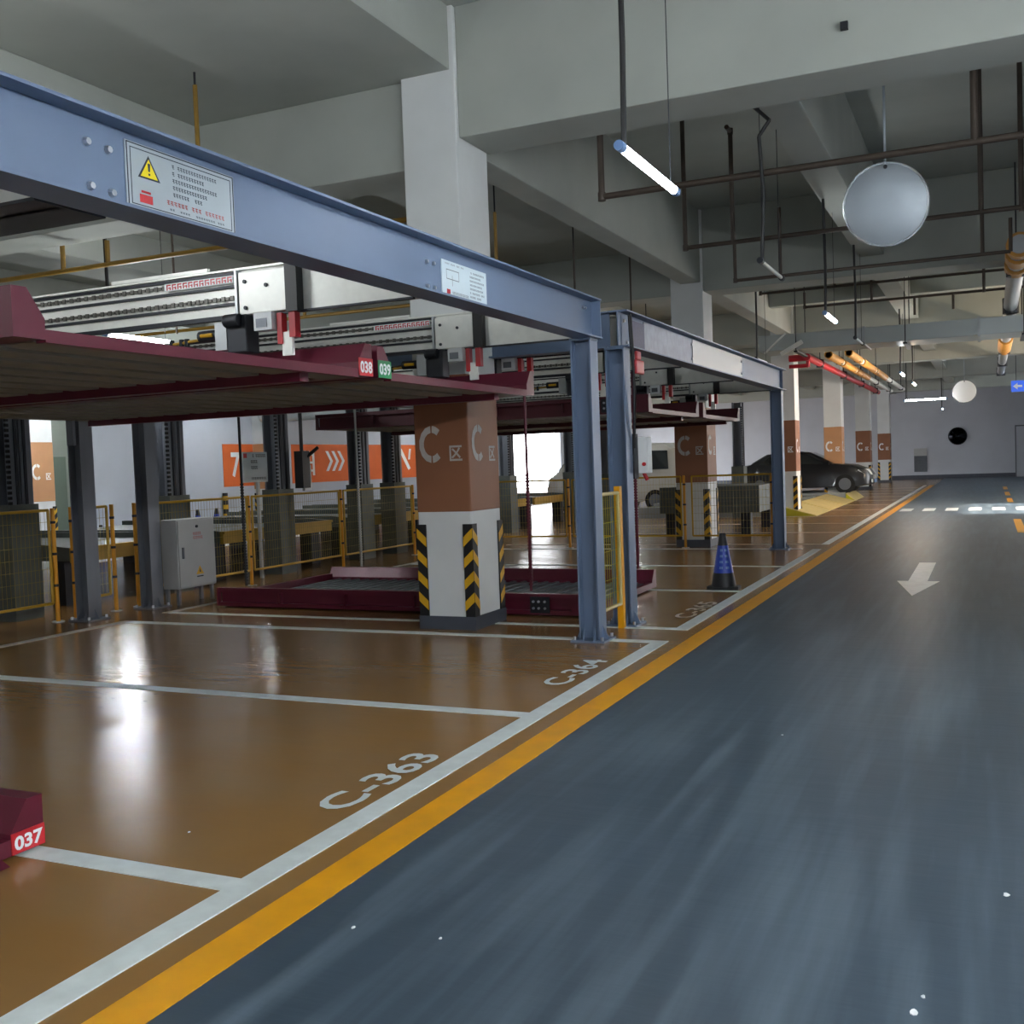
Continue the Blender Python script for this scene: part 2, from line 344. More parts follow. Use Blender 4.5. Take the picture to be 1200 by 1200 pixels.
# ================================================================== PILLARS
def chevrons(mb, x0, x1, y, z0, z1, n, rising, axis):
    """n slanted yellow bars on a guard leg; axis 'x': leg lies in plane y=const, 'y': in plane x=const (y holds it)"""
    p = (z1 - z0) / n; h = p * .45; sl = (x1 - x0) * .9
    for k in range(n):
        z = z0 + k * p + p * .12; a, b = (z, z + sl) if rising else (z + sl, z)
        if axis == 'x': mb.poly([(x0, y, a), (x1, y, b), (x1, y, b + h), (x0, y, a + h)])
        else: mb.poly([(y, x0, a), (y, x1, b), (y, x1, b + h), (y, x0, a + h)])
def pillar(x0, x1, y0, y1, label, band='pillar_brown', ztop=6.0, letters=True, side=True, guards=True, zb=1.16, zt=2.5, lm='stencil_grey', group=None):
    t = thing('pillar', label, 'pillar', ((x0 + x1) / 2, (y0 + y1) / 2, 0), group)
    MB().box(x0, x1, y0, y1, 0, ztop).build('shaft', 'pillar_white', t, bevel=.012)
    e = .004
    MB().box(x0 - e, x1 + e, y0 - e, y1 + e, zb, zt).build('colour_band', band, t, bevel=.012)
    MB().box(x0 - .02, x1 + .02, y0 - .02, y1 + .02, 0, .13).build('base_skirt', 'pillar_base', t)
    w = .09; g = .014
    if guards:
        for sx in (0, 1):
            for sy in (0, 1):
                cx, cy = (x0, x1)[sx], (y0, y1)[sy]; dx, dy = (1, -1)[sx], (1, -1)[sy]
                m = MB(); m.box(cx - dx * g, cx + dx * w, cy - dy * g, cy, .13, 1.04); m.box(cx - dx * g, cx, cy, cy + dy * w, .13, 1.04)
                gd = m.build('corner_guard', 'black_rubber', t)
                c = MB(); a, b = sorted((cx - dx * g, cx + dx * w)); chevrons(c, a, b, cy - dy * (g + .003), .16, 1.0, 4, dx < 0, 'x')
                a, b = sorted((cy - dy * g, cy + dy * w)); chevrons(c, a, b, cx - dx * (g + .003), .16, 1.0, 4, dy < 0, 'y')
                c.build('guard_chevrons', 'chevron_yellow', gd)
    if letters:
        wd = x1 - x0; f = y0 - e - .004
        flat('zone_letter', arc_c(x0 + wd * .32, 1.83, .14, .088, (90, 270), 48, 312), (0, f, 0), (1, 0, 0), (0, 0, 1), lm, t)
        text('zone_character', '区', .2, (x0 + wd * .77, f, 1.735), (1, 0, 0), (0, 0, 1), lm, t, bold=.004, width=.14, height=.15)
        if side:
            fx = x1 + e + .004; dp = y1 - y0
            flat('zone_letter', arc_c(y0 + dp * .30, 1.83, .14, .088, (90, 270), 48, 312), (fx, 0, 0), (0, 1, 0), (0, 0, 1), lm, t)
            text('zone_character', '区', .2, (fx, y0 + dp * .76, 1.725), (0, 1, 0), (0, 0, 1), lm, t, bold=.004, width=.14, height=.15)
    return t
PL = ['white square pillar with brown C band beside the burgundy platform lowered to the floor', 'brown banded C pillar standing behind the yellow mesh fence in the second lift frame',
      'brown banded pillar behind the black car, its lane side lit bright', 'pillar with a tan C band under the red and yellow pipes beyond the black car',
      'second last C pillar before the far wall, brown band and striped corners', 'dark brown banded C pillar closest to the far grey wall']
for i, y in enumerate(COLY):
    pillar(-5.19, -4.60, y, y + .67, PL[i], band='pillar_brown' if i in (0, 1, 2, 4, 5) else 'pillar_peach', lm='stencil_grey' if i < 2 else 'white_print')
pillar(-20.0, -19.4, 16.75, 17.43, 'tan banded C pillar beside the green door on the left wall', 'pillar_peach', 5.4, zt=2.5, lm='white_print')
pillar(-20.0, -19.4, 25.32, 26.0, 'tan banded pillar between the orange wall panels, next to the number 7', 'pillar_peach', 5.4, letters=False)
for y, lb in ((23.86, 'black and yellow striped guard post at the wall under the number 7'), (30.8, 'black and yellow striped guard post at the wall under the white chevron arrows')):
    t = thing('guard_post', lb, 'guard post', (XL + .1, y, 0), 'striped guard posts on the left wall')
    MB().cyl((XL + .1, y, 0), (XL + .1, y, 1.1), .075, 14).build('post', 'black_rubber', t, True)
    for k in range(4): MB().cyl((XL + .1, y, .14 + .25 * k), (XL + .1, y, .26 + .25 * k), .078, 14).build('yellow_band', 'chevron_yellow', t, True)

# ================================================================== STEEL LIFT FRAMES
FX, RX = -3.265, -9.43      # front and rear post lines
ZB, ZT = 2.69, 3.04         # underside / top of the frame beams
def ibeam_y(x, y0, y1, z0, z1, w=.2, tf=.014, tw=.012):
    return MB().box(x - w/2, x + w/2, y0, y1, z1 - tf, z1).box(x - w/2, x + w/2, y0, y1, z0, z0 + tf).box(x - tw/2, x + tw/2, y0, y1, z0 + tf, z1 - tf)
def ibeam_x(y, x0, x1, z0, z1, w=.18, tf=.014, tw=.012):
    return MB().box(x0, x1, y - w/2, y + w/2, z1 - tf, z1).box(x0, x1, y - w/2, y + w/2, z0, z0 + tf).box(x0, x1, y - tw/2, y + tw/2, z0 + tf, z1 - tf)
def post(parent, x, y, m, zt=ZB, w=.19):
    h = w / 2
    p = MB().box(x - h, x - h + .014, y - h, y + h, .02, zt).box(x + h - .014, x + h, y - h, y + h, .02, zt).box(x - h + .014, x + h - .014, y - .006, y + .006, .02, zt).build('post', m, parent)
    b = MB().box(x - .16, x + .16, y - .16, y + .16, 0, .02).build('base_plate', m, p)
    for s in (-1, 1):
        g = MB(); g.prism([(x + s * h, y - .006, .02), (x + s * (h + .06), y - .006, .02), (x + s * h, y - .006, .14)], (0, .012, 0))
        g.build('gusset', m, p); g = MB(); g.prism([(x + s * .05, y - h, .02), (x + s * .05, y - h - .05, .02), (x + s * .05, y - h, .12)], (.012, 0, 0)); g.build('gusset', m, p)
    for sx in (-1, 1):
        for sy in (-1, 1): MB().cyl((x + sx * .13, y + sy * .13, .02), (x + sx * .13, y + sy * .13, .05), .015, 6).build('anchor_bolt', 'bolt_zinc', p)
    MB().box(x - .1, x + .1, y - h - .003, y + h + .003, zt - .02, zt).build('cap_plate', m, p)
    return p
CHAIN = {}
def chain_mesh(x0, x1, key):
    if key not in CHAIN:
        m = MB(); x = x0; k = 0
        while x < x1:
            m.box(x, x + .030, -.006, .006, -.010 if k % 2 else -.016, .010 if k % 2 else .016); x += .038; k += 1
        CHAIN[key] = m.mesh('drive_chain', 'chain_grey')
    return CHAIN[key]
def cross_beam(parent, y, full=True):
    """galvanised carrying beam with its chain run, sprocket gear and end box; camera-side face at y - .05"""
    m = MB().box(-9.33, -3.30, y - .04, y + .04, 2.70, 3.02)
    m.box(-9.33, -3.30, y - .07, y + .07, 3.02, 3.034)
    cb = m.build('cross_beam', 'galvanised', parent)
    f = y - .04
    for z in (3.005, 2.915, 2.795, 2.712): MB().box(-9.2, -4.74, f - .022, f, z - .009, z + .009).build('chain_guide', 'steel_dark', cb)
    for z in (2.965, 2.835):
        o = link('drive_chain', chain_mesh(-9.15, -4.76, 'a'), cb, 'stuff'); o.location = (0, f - .016, z)
    ws = MB().box(-5.40, -4.78, f - .026, f - .022, 2.938, 2.992).build('warning_strip', 'white_print', cb)
    flat('strip_print', [rect(-5.38 + .05 * k + a, -5.38 + .05 * k + a + c, 2.945 + b, 2.945 + b + d) for k in range(12) for a, b, c, d in ((0, .03, .04, .01), (0, .0, .012, .04), (.015, .012, .025, .008), (.028, 0, .012, .022))], (0, f - .0265, 0), (1, 0, 0), (0, 0, 1), 'red_label', ws)['kind'] = 'stuff'
    MB().box(-4.72, -4.32, f - .05, f + .01, 2.705, 3.0).build('end_box', 'galvanised', cb, bevel=.008)
    MB().box(-4.745, -4.725, f - .06, f, 2.70, 3.015).build('end_flange', 'galvanised_dull', cb)
    for x, z in ((-4.66, 2.93), (-4.48, 2.89), (-4.66, 2.75)): MB().cyl((x, f - .062, z), (x, f - .05, z), .014, 8).build('bolt', 'steel_dark', cb)
    MB().box(-4.31, -4.215, f - .075, f + .0, 2.69, 3.02).build('hanger_bar', 'cable_black', cb)
    MB().box(-9.2, -3.35, f - .03, f, 2.688, 2.702).build('lower_lip', 'steel_dark', cb)
    MB().box(-5.9, -5.0, f - .03, f - .0, 3.036, 3.06).build('cable_tray', 'galvanised', cb)
    # sprocket gear hanging below
    s = MB().box(-4.90, -4.80, f - .10, f + .02, 2.47, 2.66).build('sprocket_bracket', 'galvanised_dull', cb)
    MB().box(-4.79, -4.62, f - .11, f + .03, 2.44, 2.70).build('gear_housing', 'steel_dark', cb, bevel=.01)
    MB().cyl((-4.78, f - .125, 2.66), (-4.66, f - .125, 2.66), .045, 14).build('roller', 'steel_dark', s, True)
    MB().cyl((-5.08, f - .04, 2.585), (-4.90, f - .04, 2.585), .04, 12).build('gear_motor', 'steel_dark', cb, True)
    MB().cyl((-5.04, f - .082, 2.585), (-4.94, f - .082, 2.585), .014, 8).build('motor_plate', 'chevron_yellow', cb, True)
    MB().tube([(-5.35, f - .02, 2.555), (-5.08, f - .02, 2.57)], .011).build('tension_rod', 'mustard', cb)
    for x in (-5.36, -5.27, -5.22): MB().cyl((x, f - .02, 2.53), (x, f - .02, 2.585), .018, 8).build('tension_nut', 'steel_dark', cb)
    MB().box(-4.57, -4.42, f - .09, f - .01, 2.58, 2.70).build('limit_switch', 'white_print', cb)
    MB().box(-4.55, -4.46, f - .094, f - .09, 2.60, 2.66).build('switch_lid', 'steel_grey', cb)
    MB().box(-4.40, -4.36, f - .06, f, 2.48, 2.69).build('safety_hook', 'red_paint', cb); MB().box(-4.30, -4.25, f - .06, f, 2.52, 2.69).build('safety_hook', 'red_paint', cb)
    MB().box(-4.37, -4.29, f - .05, f - .02, 2.40, 2.56).build('hook_plate', 'galvanised', cb)
    return cb
def bolts_x(parent, pts, x, r=.018):
    for y, z in pts: MB().cyl((x, y, z), (x + .018, y, z), r, 8, r * .75).build('bolt', 'bolt_zinc', parent)

# --- first frame
f1 = thing('parking_lift', 'blue-grey steel lift frame with the yellow warning triangle plate on its front beam', 'parking lift', (FX, 4.5, 0))
fb = ibeam_y(-3.22, YN + .5, 8.90, ZB, ZT).build('front_beam', 'steel_blue', f1)
bolts_x(fb, [(3.13, 2.93), (3.14, 2.76), (3.24, 2.925), (3.25, 2.755)], -3.213)
bolts_x(fb, [(5.86, 2.90), (5.86, 2.745), (5.95, 2.90), (5.95, 2.745), (8.66, 2.95), (8.72, 2.95)], -3.213, .014)
MB().box(-3.30, -3.13, 8.885, 8.897, ZB + .014, ZT - .014).build('end_plate', 'steel_blue', fb)
post(f1, FX, 8.80, 'steel_blue')
post(f1, RX, 8.86, 'steel_grey', 3.0)
post(f1, RX, .25, 'steel_grey', 3.0)
ibeam_y(RX, YN + .5, 8.95, ZB, ZT).build('rear_beam', 'steel_grey', f1)
MB().box(-9.46, -9.36, 8.70, 8.74, 2.0, 2.69).build('corner_brace', 'steel_grey', f1)
for y in (.3, 3.16, 5.99, 8.82): cross_beam(f1, y)
MB().box(-9.3, -3.34, 2.98, 3.34, 2.688, 2.702).build('bottom_flange', 'steel_dark', f1)
# warning plate on the front beam
pw = MB().box(-3.214, -3.206, 3.33, 4.01, 2.715, 2.995).build('warning_plate', 'sign_plate', f1, bevel=.004)
pw['label'] = 'grey warning plate with yellow triangle and small print'
O = (-3.2055, 0, 0); RT = (0, 1, 0); UP = (0, 0, 1)
bd = [rect(3.335, 4.005, 2.985, 2.990), rect(3.335, 4.005, 2.72, 2.725), rect(3.335, 3.342, 2.72, 2.99), rect(3.998, 4.005, 2.72, 2.99),
      rect(3.355, 3.985, 2.968, 2.972), rect(3.355, 3.985, 2.738, 2.742), rect(3.355, 3.36, 2.738, 2.972), rect(3.98, 3.985, 2.738, 2.972)]
flat('plate_border', bd, O, RT, UP, 'print_dark', pw)
flat('triangle_edge', [[(3.395, 2.855), (3.525, 2.855), (3.46, 2.955)]], O, RT, UP, 'print_dark', pw, .0004)
flat('triangle', [[(3.41, 2.862), (3.51, 2.862), (3.46, 2.940)]], O, RT, UP, 'print_yellow', pw, .0012)
flat('exclamation_mark', [[(3.455, 2.888), (3.465, 2.888), (3.468, 2.922), (3.452, 2.922)], rect(3.455, 3.465, 2.872, 2.881)], O, RT, UP, 'print_dark', pw, .002)
flat('maker_logo', [rect(3.40, 3.475, 2.752, 2.787), rect(3.41, 3.465, 2.793, 2.803)], O, RT, UP, 'red_label', pw, .0006)
def print_rows(name, y0, lens, z0, dz, h, m, parent, org, ch=.017):
    q = []; rnd = random.Random(len(lens) * 7 + int(y0 * 10))
    for i, n in enumerate(lens):
        for k in range(n):
            if rnd.random() < .08: continue
            y = y0 + k * ch; z = z0 - i * dz
            q += [rect(y, y + ch * .75, z + h * .78, z + h), rect(y, y + ch * .75, z + h * .35, z + h * .52), rect(y + ch * (.15 + .4 * rnd.random()), y + ch * .85, z, z + h * .16), rect(y + ch * .3, y + ch * .45, z, z + h)]
    o = flat(name, q, org, RT, UP, m, parent, .0006); o['kind'] = 'stuff'; return o
print_rows('instruction_print', 3.60, [18, 12, 17, 13, 12], 2.935, .030, .016, 'print_dark', pw, O)
print_rows('maker_print', 3.56, [17], 2.775, .03, .018, 'print_red', pw, O, .022)
print_rows('address_print', 3.56, [9, 0], 2.752, .03, .008, 'print_dark', pw, O, .016); print_rows('address_print', 3.74, [12], 2.752, .03, .008, 'print_dark', pw, O, .016)
pi = MB().box(-3.214, -3.207, 6.06, 6.72, 2.715, 2.95).build('instruction_plate', 'sign_light', f1); pi['label'] = 'pale instruction plate with fine print'
O2 = (-3.2065, 0, 0)
print_rows('plate_print', 6.09, [18], 2.925, .03, .010, 'vent_grey', pi, O2, .016)
print_rows('plate_print', 6.46, [13, 10, 13, 11, 12, 13, 10], 2.91, .027, .012, 'print_dark', pi, O2)
flat('plate_logo', [rect(6.12, 6.17, 2.735, 2.765)], O2, RT, UP, 'red_label', pi, .0006)
print_rows('plate_print', 6.20, [14], 2.738, .03, .018, 'vent_grey', pi, O2)
flat('plate_diagram', [rect(6.12, 6.30, 2.83, 2.835), rect(6.12, 6.30, 2.89, 2.895), rect(6.12, 6.125, 2.83, 2.895), rect(6.295, 6.30, 2.83, 2.895), rect(6.2, 6.205, 2.79, 2.86)], O2, RT, UP, 'vent_grey', pi, .0006)

# --- second frame
f2 = thing('parking_lift', 'second blue-grey lift frame with a dark square placard at its beam corner, cone in front', 'parking lift', (FX, 13.9, 0))
fb2 = ibeam_y(-3.22, 9.62, 18.22, ZB, ZT).build('front_beam', 'steel_blue', f2)
MB().box(-3.212, -3.206, 9.70, 9.90, 2.71, 3.0).build('corner_plate', 'steel_blue', fb2)
MB().box(-3.212, -3.205, 10.42, 12.32, 2.712, 3.015).build('cover_panel', 'cover_mottled', fb2); MB().box(-3.212, -3.205, 12.36, 15.1, 2.712, 3.015).build('cover_panel', 'galvanised_dull', fb2)
pq = MB().box(-3.206, -3.200, 9.95, 10.42, 2.72, 2.985).build('placard', 'print_dark', f2); pq['label'] = 'dark blue square placard'
pq.data.materials[0] = mat('placard_blue', '34345c', .5, var=.25, scale=30)
bolts_x(fb2, [(12.30, 2.95), (12.30, 2.78), (15.05, 2.95), (15.05, 2.78), (9.76, 2.95), (9.84, 2.75)], -3.206, .02)
post(f2, FX, 9.72, 'steel_blue'); post(f2, FX, 18.05, 'steel_blue')
post(f2, RX, 9.86, 'steel_grey', 3.0); post(f2, RX, 18.05, 'steel_grey', 3.0)
ibeam_y(RX, 9.76, 18.15, ZB, ZT).build('rear_beam', 'steel_grey', f2)
ibeam_x(9.72, -9.33, -3.33, ZB, ZT).build('side_beam', 'steel_blue', f2)
for y in (10.0, 12.4, 15.22, 18.05): cross_beam(f2, y)
MB().box(-3.34, -3.17, 18.135, 18.15, ZB, ZT).build('end_plate', 'steel_blue', fb2)
# lifting chains of the lowered platform
for x, y, m in ((-4.44, 10.13, 'maroon'), (-8.19, 10.13, 'chain_black'), (-8.0, 12.38, 'chain_silver'), (-3.98, 12.40, 'maroon')):
    c = MB().cyl((x, y, .26), (x, y, 2.69), .016, 6)
    for k in range(34): c.box(x - .022, x + .022, y - .007, y + .007, .32 + .035 * k, .34 + .035 * k)
    c.build('lifting_chain', m, f2)
# control box, emergency sign and cable on the second frame's front post
cb = thing('control_box', 'white and black push-button box fixed to the second steel post', 'control box', (-3.2, 9.9, 1.45))
MB().box(-3.21, -3.16, 9.83, 9.96, 1.42, 1.86).build('back_box', 'steel_dark', cb)
MB().box(-3.20, -3.07, 9.97, 10.13, 1.47, 1.83).build('front_box', 'white_print', cb, bevel=.008)
MB().cyl((-3.10, 9.96, 1.56), (-3.10, 9.94, 1.56), .02, 10).build('stop_button', 'red_paint', cb)
MB().cyl((-3.135, 10.05, 1.47), (-3.10, 10.05, 1.40), .02, 8).build('cable_gland', 'red_paint', cb)
tag(MB().tube([(-3.10, 9.66, 3.0), (-3.10, 9.70, 2.65), (-3.11, 9.74, 2.4), (-3.13, 9.78, 2.0), (-3.155, 9.825, 1.72)], .013, 8).tube([(-3.105, 9.62, 2.98), (-3.105, 9.66, 2.7), (-3.12, 9.80, 2.3), (-3.14, 9.81, 1.87)], .010, 8).build('control_cable', 'cable_black'),
    'black cable running down the post to the push-button box', 'cable')
tag(MB().box(-3.21, -3.16, 10.0, 10.26, 2.46, 2.60).box(-3.2, -3.17, 10.05, 10.2, 2.60, 2.69).build('alarm_lamp', 'red_label', None, bevel=.015), 'small red alarm lamp under the second frame beam', 'alarm lamp')

# ================================================================== PLATFORMS
RAIL = {}
def rail_mesh(L, h, w, side, m):
    """side rail along -x from x=0; chamfered front block then an outward-open channel. side=-1: outer face towards -y"""
    key = (L, h, w, side, m)
    if key in RAIL: return RAIL[key]
    mb = MB(); Y = (lambda y: y) if side < 0 else (lambda y: w - y)
    full = [(0, 0), (0, h), (.08, h), (w, h * .42), (w, 0)]
    hol = [(0, 0), (0, .045), (.055, .045), (.055, h - .05), (0, h - .05), (0, h), (.08, h), (w, h * .42), (w, 0)]
    mb.prism([(0, Y(y), z) for y, z in full], (-.16, 0, 0)); mb.prism([(-.16, Y(y), z) for y, z in hol], (-L + .16, 0, 0))
    for k in range(1, 6): mb.box(-L * k / 5.2 - .22, -L * k / 5.2 - .20, Y(.0), Y(.06), 0, h)
    RAIL[key] = mb.mesh('side_rail', m); return RAIL[key]
DECK = {}
def deck_mesh(L, w, m, p=.34, dz=.10):
    key = (L, w, m, p)
    if key in DECK: return DECK[key]
    mb = MB(); n = int(L / p); prof = []
    for k in range(n):
        x = -k * p; prof += [(x, .0), (x - .68 * p, .0), (x - .685 * p, dz), (x - .975 * p, dz), (x - .98 * p, .0)]
    prof.append((-L, 0))
    a = len(mb.v)
    mb.v += [(x, 0, z) for x, z in prof] + [(x, w, z) for x, z in prof]
    k = len(prof)
    for i in range(k - 1): mb.f.append((i, i + 1, k + i + 1, k + i))
    a = len(mb.v); mb.v += [(x, 0, z + .004) for x, z in prof] + [(x, w, z + .004) for x, z in prof]
    for i in range(k - 1): mb.f.append((a + i + 1, a + i, a + k + i, a + k + i + 1))
    DECK[key] = mb.mesh('deck', m); return DECK[key]
def platform(y0, y1, zb, label, xf=-3.80, L=4.95, h=.22, paint='maroon', deckm='deck_under', num=None, ncol='red_label', nside=1, hook=True, group=None, stiff=True):
    t = thing('parking_platform', label, 'platform', (xf, y0, zb), group)
    w = .17
    for s, y in ((-1, y0), (1, y1 - w)):
        r = link('side_rail', rail_mesh(L, h, w, s, paint), t); r.matrix_parent_inverse.identity(); r.location = (0, y - y0, 0)
        if num and s == nside:
            yy = y - y0 + w / 2
            lb = MB().box(0.001, .006, yy - w/2, yy + w/2, .002, h * .42 if zb < 1 else .12).build('number_label', ncol, None); lb.parent = r; lb.location = (0, -(y - y0), 0)
            tx = text('platform_number', num, .12, (.008, 0, (.046 if zb < 1 else .06)), (0, 1, 0), (0, 0, 1), 'white_print', None, bold=.004, width=w * .86, height=.062 if zb < 1 else .08)
            tx.parent = r; tx.location = (0, w / 2, 0)
    d = link('deck', deck_mesh(L - .15, (y1 - y0) - 2 * w + .04, deckm) if zb > 1 else deck_mesh(L - .15, (y1 - y0) - 2 * w + .04, deckm, .15, .018), t); d.matrix_parent_inverse.identity(); d.location = (-.08, w - .02, -.005 if zb > 1 else .05)
    def part(mb, n, m, **k):
        o = mb.build(n, m, None, **k); o.parent = t; return o
    wy = y1 - y0
    part(MB().box(-.06, 0.0, w, wy - w, -.012 if zb > 1 else .0, .045 if zb > 1 else .07), 'front_edge', paint)
    part(MB().box(-L, -L + .06, w, wy - w, .0, .14), 'rear_edge', paint)
    if num == '037': part(MB().prism([(0, w, .045), (.10, w, 0.0), (0, w, 0)], (0, wy - 2 * w - .09, 0)), 'toe_plate', paint)
    if stiff:
        part(MB().box(-L + .1, -.10, wy * .76, wy * .76 + .09, -.06 if zb > 1 else .0, .012), 'stiffener', paint)
    if hook:
        part(MB().box(-.62, -.40, -.012, 0, .02, h - .03), 'lifting_lug', 'steel_dark'); part(MB().box(-.62, -.40, wy, wy + .012, .02, h - .03), 'lifting_lug', 'steel_dark')
        for x in (-.58, -.52, -.45):
            for z in (.07, .14):
                part(MB().cyl((x, -.012, z), (x, -.026, z), .014, 8), 'lug_bolt', 'bolt_zinc'); part(MB().cyl((x, wy + .012, z), (x, wy + .026, z), .014, 8), 'lug_bolt', 'bolt_zinc')
    return t
platform(.38, 3.25, .02, 'burgundy platform lowered to the floor carrying the red number 037', num='037')
platform(3.24, 6.12, 2.23, 'raised burgundy platform with ribbed underside carrying the red number 038', num='038')
platform(6.19, 8.90, 2.23, 'raised burgundy platform with the green number 039, reaching the first front post', num='039', ncol='green_label', nside=-1)
platform(10.05, 12.55, .02, 'burgundy platform lowered to the floor behind the chevron-guarded pillar', L=4.75, h=.22, deckm='deck_top')
platform(12.62, 15.10, 2.20, 'raised dark burgundy platform hanging just behind the second frame first bay', paint='maroon_dark', xf=-3.85)
platform(15.35, 17.85, 2.20, 'raised dark burgundy platform in the last bay of the second frame', paint='maroon_dark', xf=-3.85)

# ================================================================== FENCES
def fence_panel(a, b, label, z0=.22, z1=1.28, group=None, posts=(), pm='fence_yellow', rm='fence_rail', wm='fence_wire', name='mesh_fence'):
    a = Vector(a + (0,)); b = Vector(b + (0,)); d = (b - a); L = d.length; d.normalize(); n = Vector((-d.y, d.x, 0))
    t = thing(name, label, 'fence', tuple(a), group)
    def P(s, z): return a + d * s + Vector((0, 0, z))
    for z in (z0, z1): MB().cyl(P(0, z), P(L, z), .017, 6).build('frame_rail', rm, t)
    for q in (0, L): MB().cyl(P(q, z0), P(q, z1), .017, 6).build('frame_stile', rm, t)
    w = MB(); k = max(2, int(L / .055))
    for i in range(1, k): w.cyl(P(L * i / k, z0), P(L * i / k, z1), .0026, 3, caps=False)
    k = int((z1 - z0) / .13)
    for i in range(1, k): w.cyl(P(0, z0 + (z1 - z0) * i / k), P(L, z0 + (z1 - z0) * i / k), .0026, 3, caps=False)
    w.build('wire_mesh', wm, t, kind='stuff')
    for s in posts:
        p = MB().cyl(P(s, 0), P(s, z1 + .02), .024, 10).build('post', pm, t, True)
        MB().cyl(P(s, 0), P(s, .012), .07, 10).build('foot_plate', 'galvanised_dull', p)
        for z in (.42, .78, 1.14): MB().cyl(P(s, z - .015), P(s, z + .015), .029, 10).build('clip', 'steel_dark', p)
    return t
FXX = -9.70
FG = 'yellow mesh fence panels behind the lift frames'
fence_panel((FXX, 5.9), (FXX, 8.60), 'yellow mesh fence panel ending beside the first rear steel post', group=FG, posts=(2.76, 3.02))
fence_panel((FXX, 9.0), (FXX, 9.46), 'narrow yellow mesh panel between the two rear steel posts', group=FG, posts=(.54,))
fence_panel((FXX, 9.96), (FXX, 12.08), 'yellow mesh panel behind the grey electrical cabinet', group=FG, posts=(-.05, 2.16))
fence_panel((FXX, 12.2), (FXX, 14.42), 'yellow mesh panel behind the left half of the lowered burgundy platform', group=FG, posts=(2.28,))
fence_panel((FXX, 14.56), (FXX, 16.78), 'yellow mesh panel partly hidden by the chevron-guarded pillar', group=FG, posts=(2.28,))
fence_panel((-9.5, 18.32), (-7.26, 18.32), 'yellow mesh panel closing the far side of the second frame, beside the silver van', group=FG, posts=(2.30,))
fence_panel((-7.12, 18.32), (-5.04, 18.32), 'yellow mesh panel running up to the second C pillar', group=FG, posts=(2.14,))
fence_panel((-4.84, 18.32), (-3.42, 18.32), 'yellow mesh panel between the second C pillar and the end post', group=FG, posts=(1.40,))
fence_panel((-3.22, 8.99), (-3.22, 9.47), 'narrow yellow mesh panel between the two front steel posts', z0=.24, z1=1.30, rm='ramp_beige', wm='ramp_lime', name='mesh_fence')
tag(MB().box(-3.265, -3.205, 9.49, 9.55, 0, 1.36).build('fence_post', 'gate_orange'), 'bright yellow-orange square post beside the second front steel post', 'post')

# ================================================================== SECOND ROW (behind the fence)
def mast(x, y, label, w=.34, zt=3.0, zs=1.35):
    t = thing('lift_mast', label, 'lift mast', (x, y, 0), 'grey lift masts of the rear row')
    MB().box(x - .12, x - .09, y - w/2, y + w/2, 0, zt).box(x - .12, x + .12, y - .01, y + .01, 0, zt).box(x + .09, x + .12, y - w/2, y + w/2, 0, zt).build('column', 'steel_grey', t)
    MB().box(x - .16, x + .16, y - w/2 - .03, y + w/2 + .03, 0.0, zs).build('sleeve', 'platform_grey', t)
    c = MB()
    for k in range(26): c.box(x + .12, x + .15, y - w/2 - .02, y - w/2 + .02, zs + .06 * k, zs + .035 + .06 * k)
    c.build('lifting_chain', 'chain_black', t, kind='stuff')
    for q in (-.07, .05): MB().box(x + .121, x + .135, y + q, y + q + .035, zs, zt).build('guide_strip', 'steel_dark', t)
    return t
for x, y, lb in ((-10.4, 8.75, 'dark lift mast at the far end of the left mesh fence'), (-10.4, 11.33, 'lift mast rising behind the grey electrical cabinet'), (-10.4, 13.75, 'lift mast with a black cable bundle, right of the white notice board'),
                 (-10.4, 16.15, 'lift mast standing behind the rear chain of the lowered platform'), (-10.4, 17.3, 'lift mast just left of the chevron-guarded pillar'), (-10.4, 22.55, 'lift mast beside the bright opening, right of the chevron-guarded pillar'),
                 (-10.4, 26.7, 'lift mast in front of the silver van'), (-7.0, 19.9, 'lift mast left of the second C pillar'), (-7.05, 27.3, 'lift mast right of the second C pillar, grey sleeve'), (-5.95, 27.35, 'lift mast at the start of the beige ramp row')):
    ms = mast(x, y, lb)
    if 'cable bundle' in lb:
        MB().box(-10.24, -10.08, 14.0, 14.2, 1.35, 1.95).cyl((-10.16, 14.1, 1.9), (-10.16, 14.1, 3.0), .03, 8).cyl((-10.10, 14.15, 1.85), (-10.02, 14.35, 2.0), .03, 8).build('cable_bundle', 'cable_black', ms)
        MB().box(-10.25, -10.2, 14.2, 14.4, 1.3, 1.72).build('meter_box', 'white_print', ms)
G2 = 'mustard edged platforms of the rear row'
def mustard_platform(y0, y1, label, x0=-10.6, L=4.8, z=.58):
    t = thing('rear_platform', label, 'platform', (x0, y0, z), G2)
    MB().box(x0 - .06, x0, y0, y1, z - .02, z + .17).box(x0 - .02, x0 + .03, y0, y1, z + .13, z + .17).build('front_edge', 'mustard', t)
    MB().box(x0 - L, x0 - .06, y0 + .1, y1 - .1, z + .10, z + .13).build('deck', 'platform_grey', t)
    for y in (y0, y1 - .1): MB().prism([(x0 - .06, y, z), (x0 - L, y, z), (x0 - L, y, z + .21), (x0 - .5, y, z + .21), (x0 - .06, y, z + .17)], (0, .1, 0)).build('side_rail', 'platform_grey', t)
    for x in (x0 - .35, x0 - L + .3):
        for y in (y0 + .06, y1 - .30): MB().box(x - .12, x + .12, y, y + .24, 0, z + .1).build('support_leg', 'steel_dark', t)
    return t
ys = [(7.4, 8.95), (9.75, 12.2), (12.62, 15.5), (16.1, 18.6), (18.9, 21.4), (21.7, 24.2), (24.6, 27.2)]
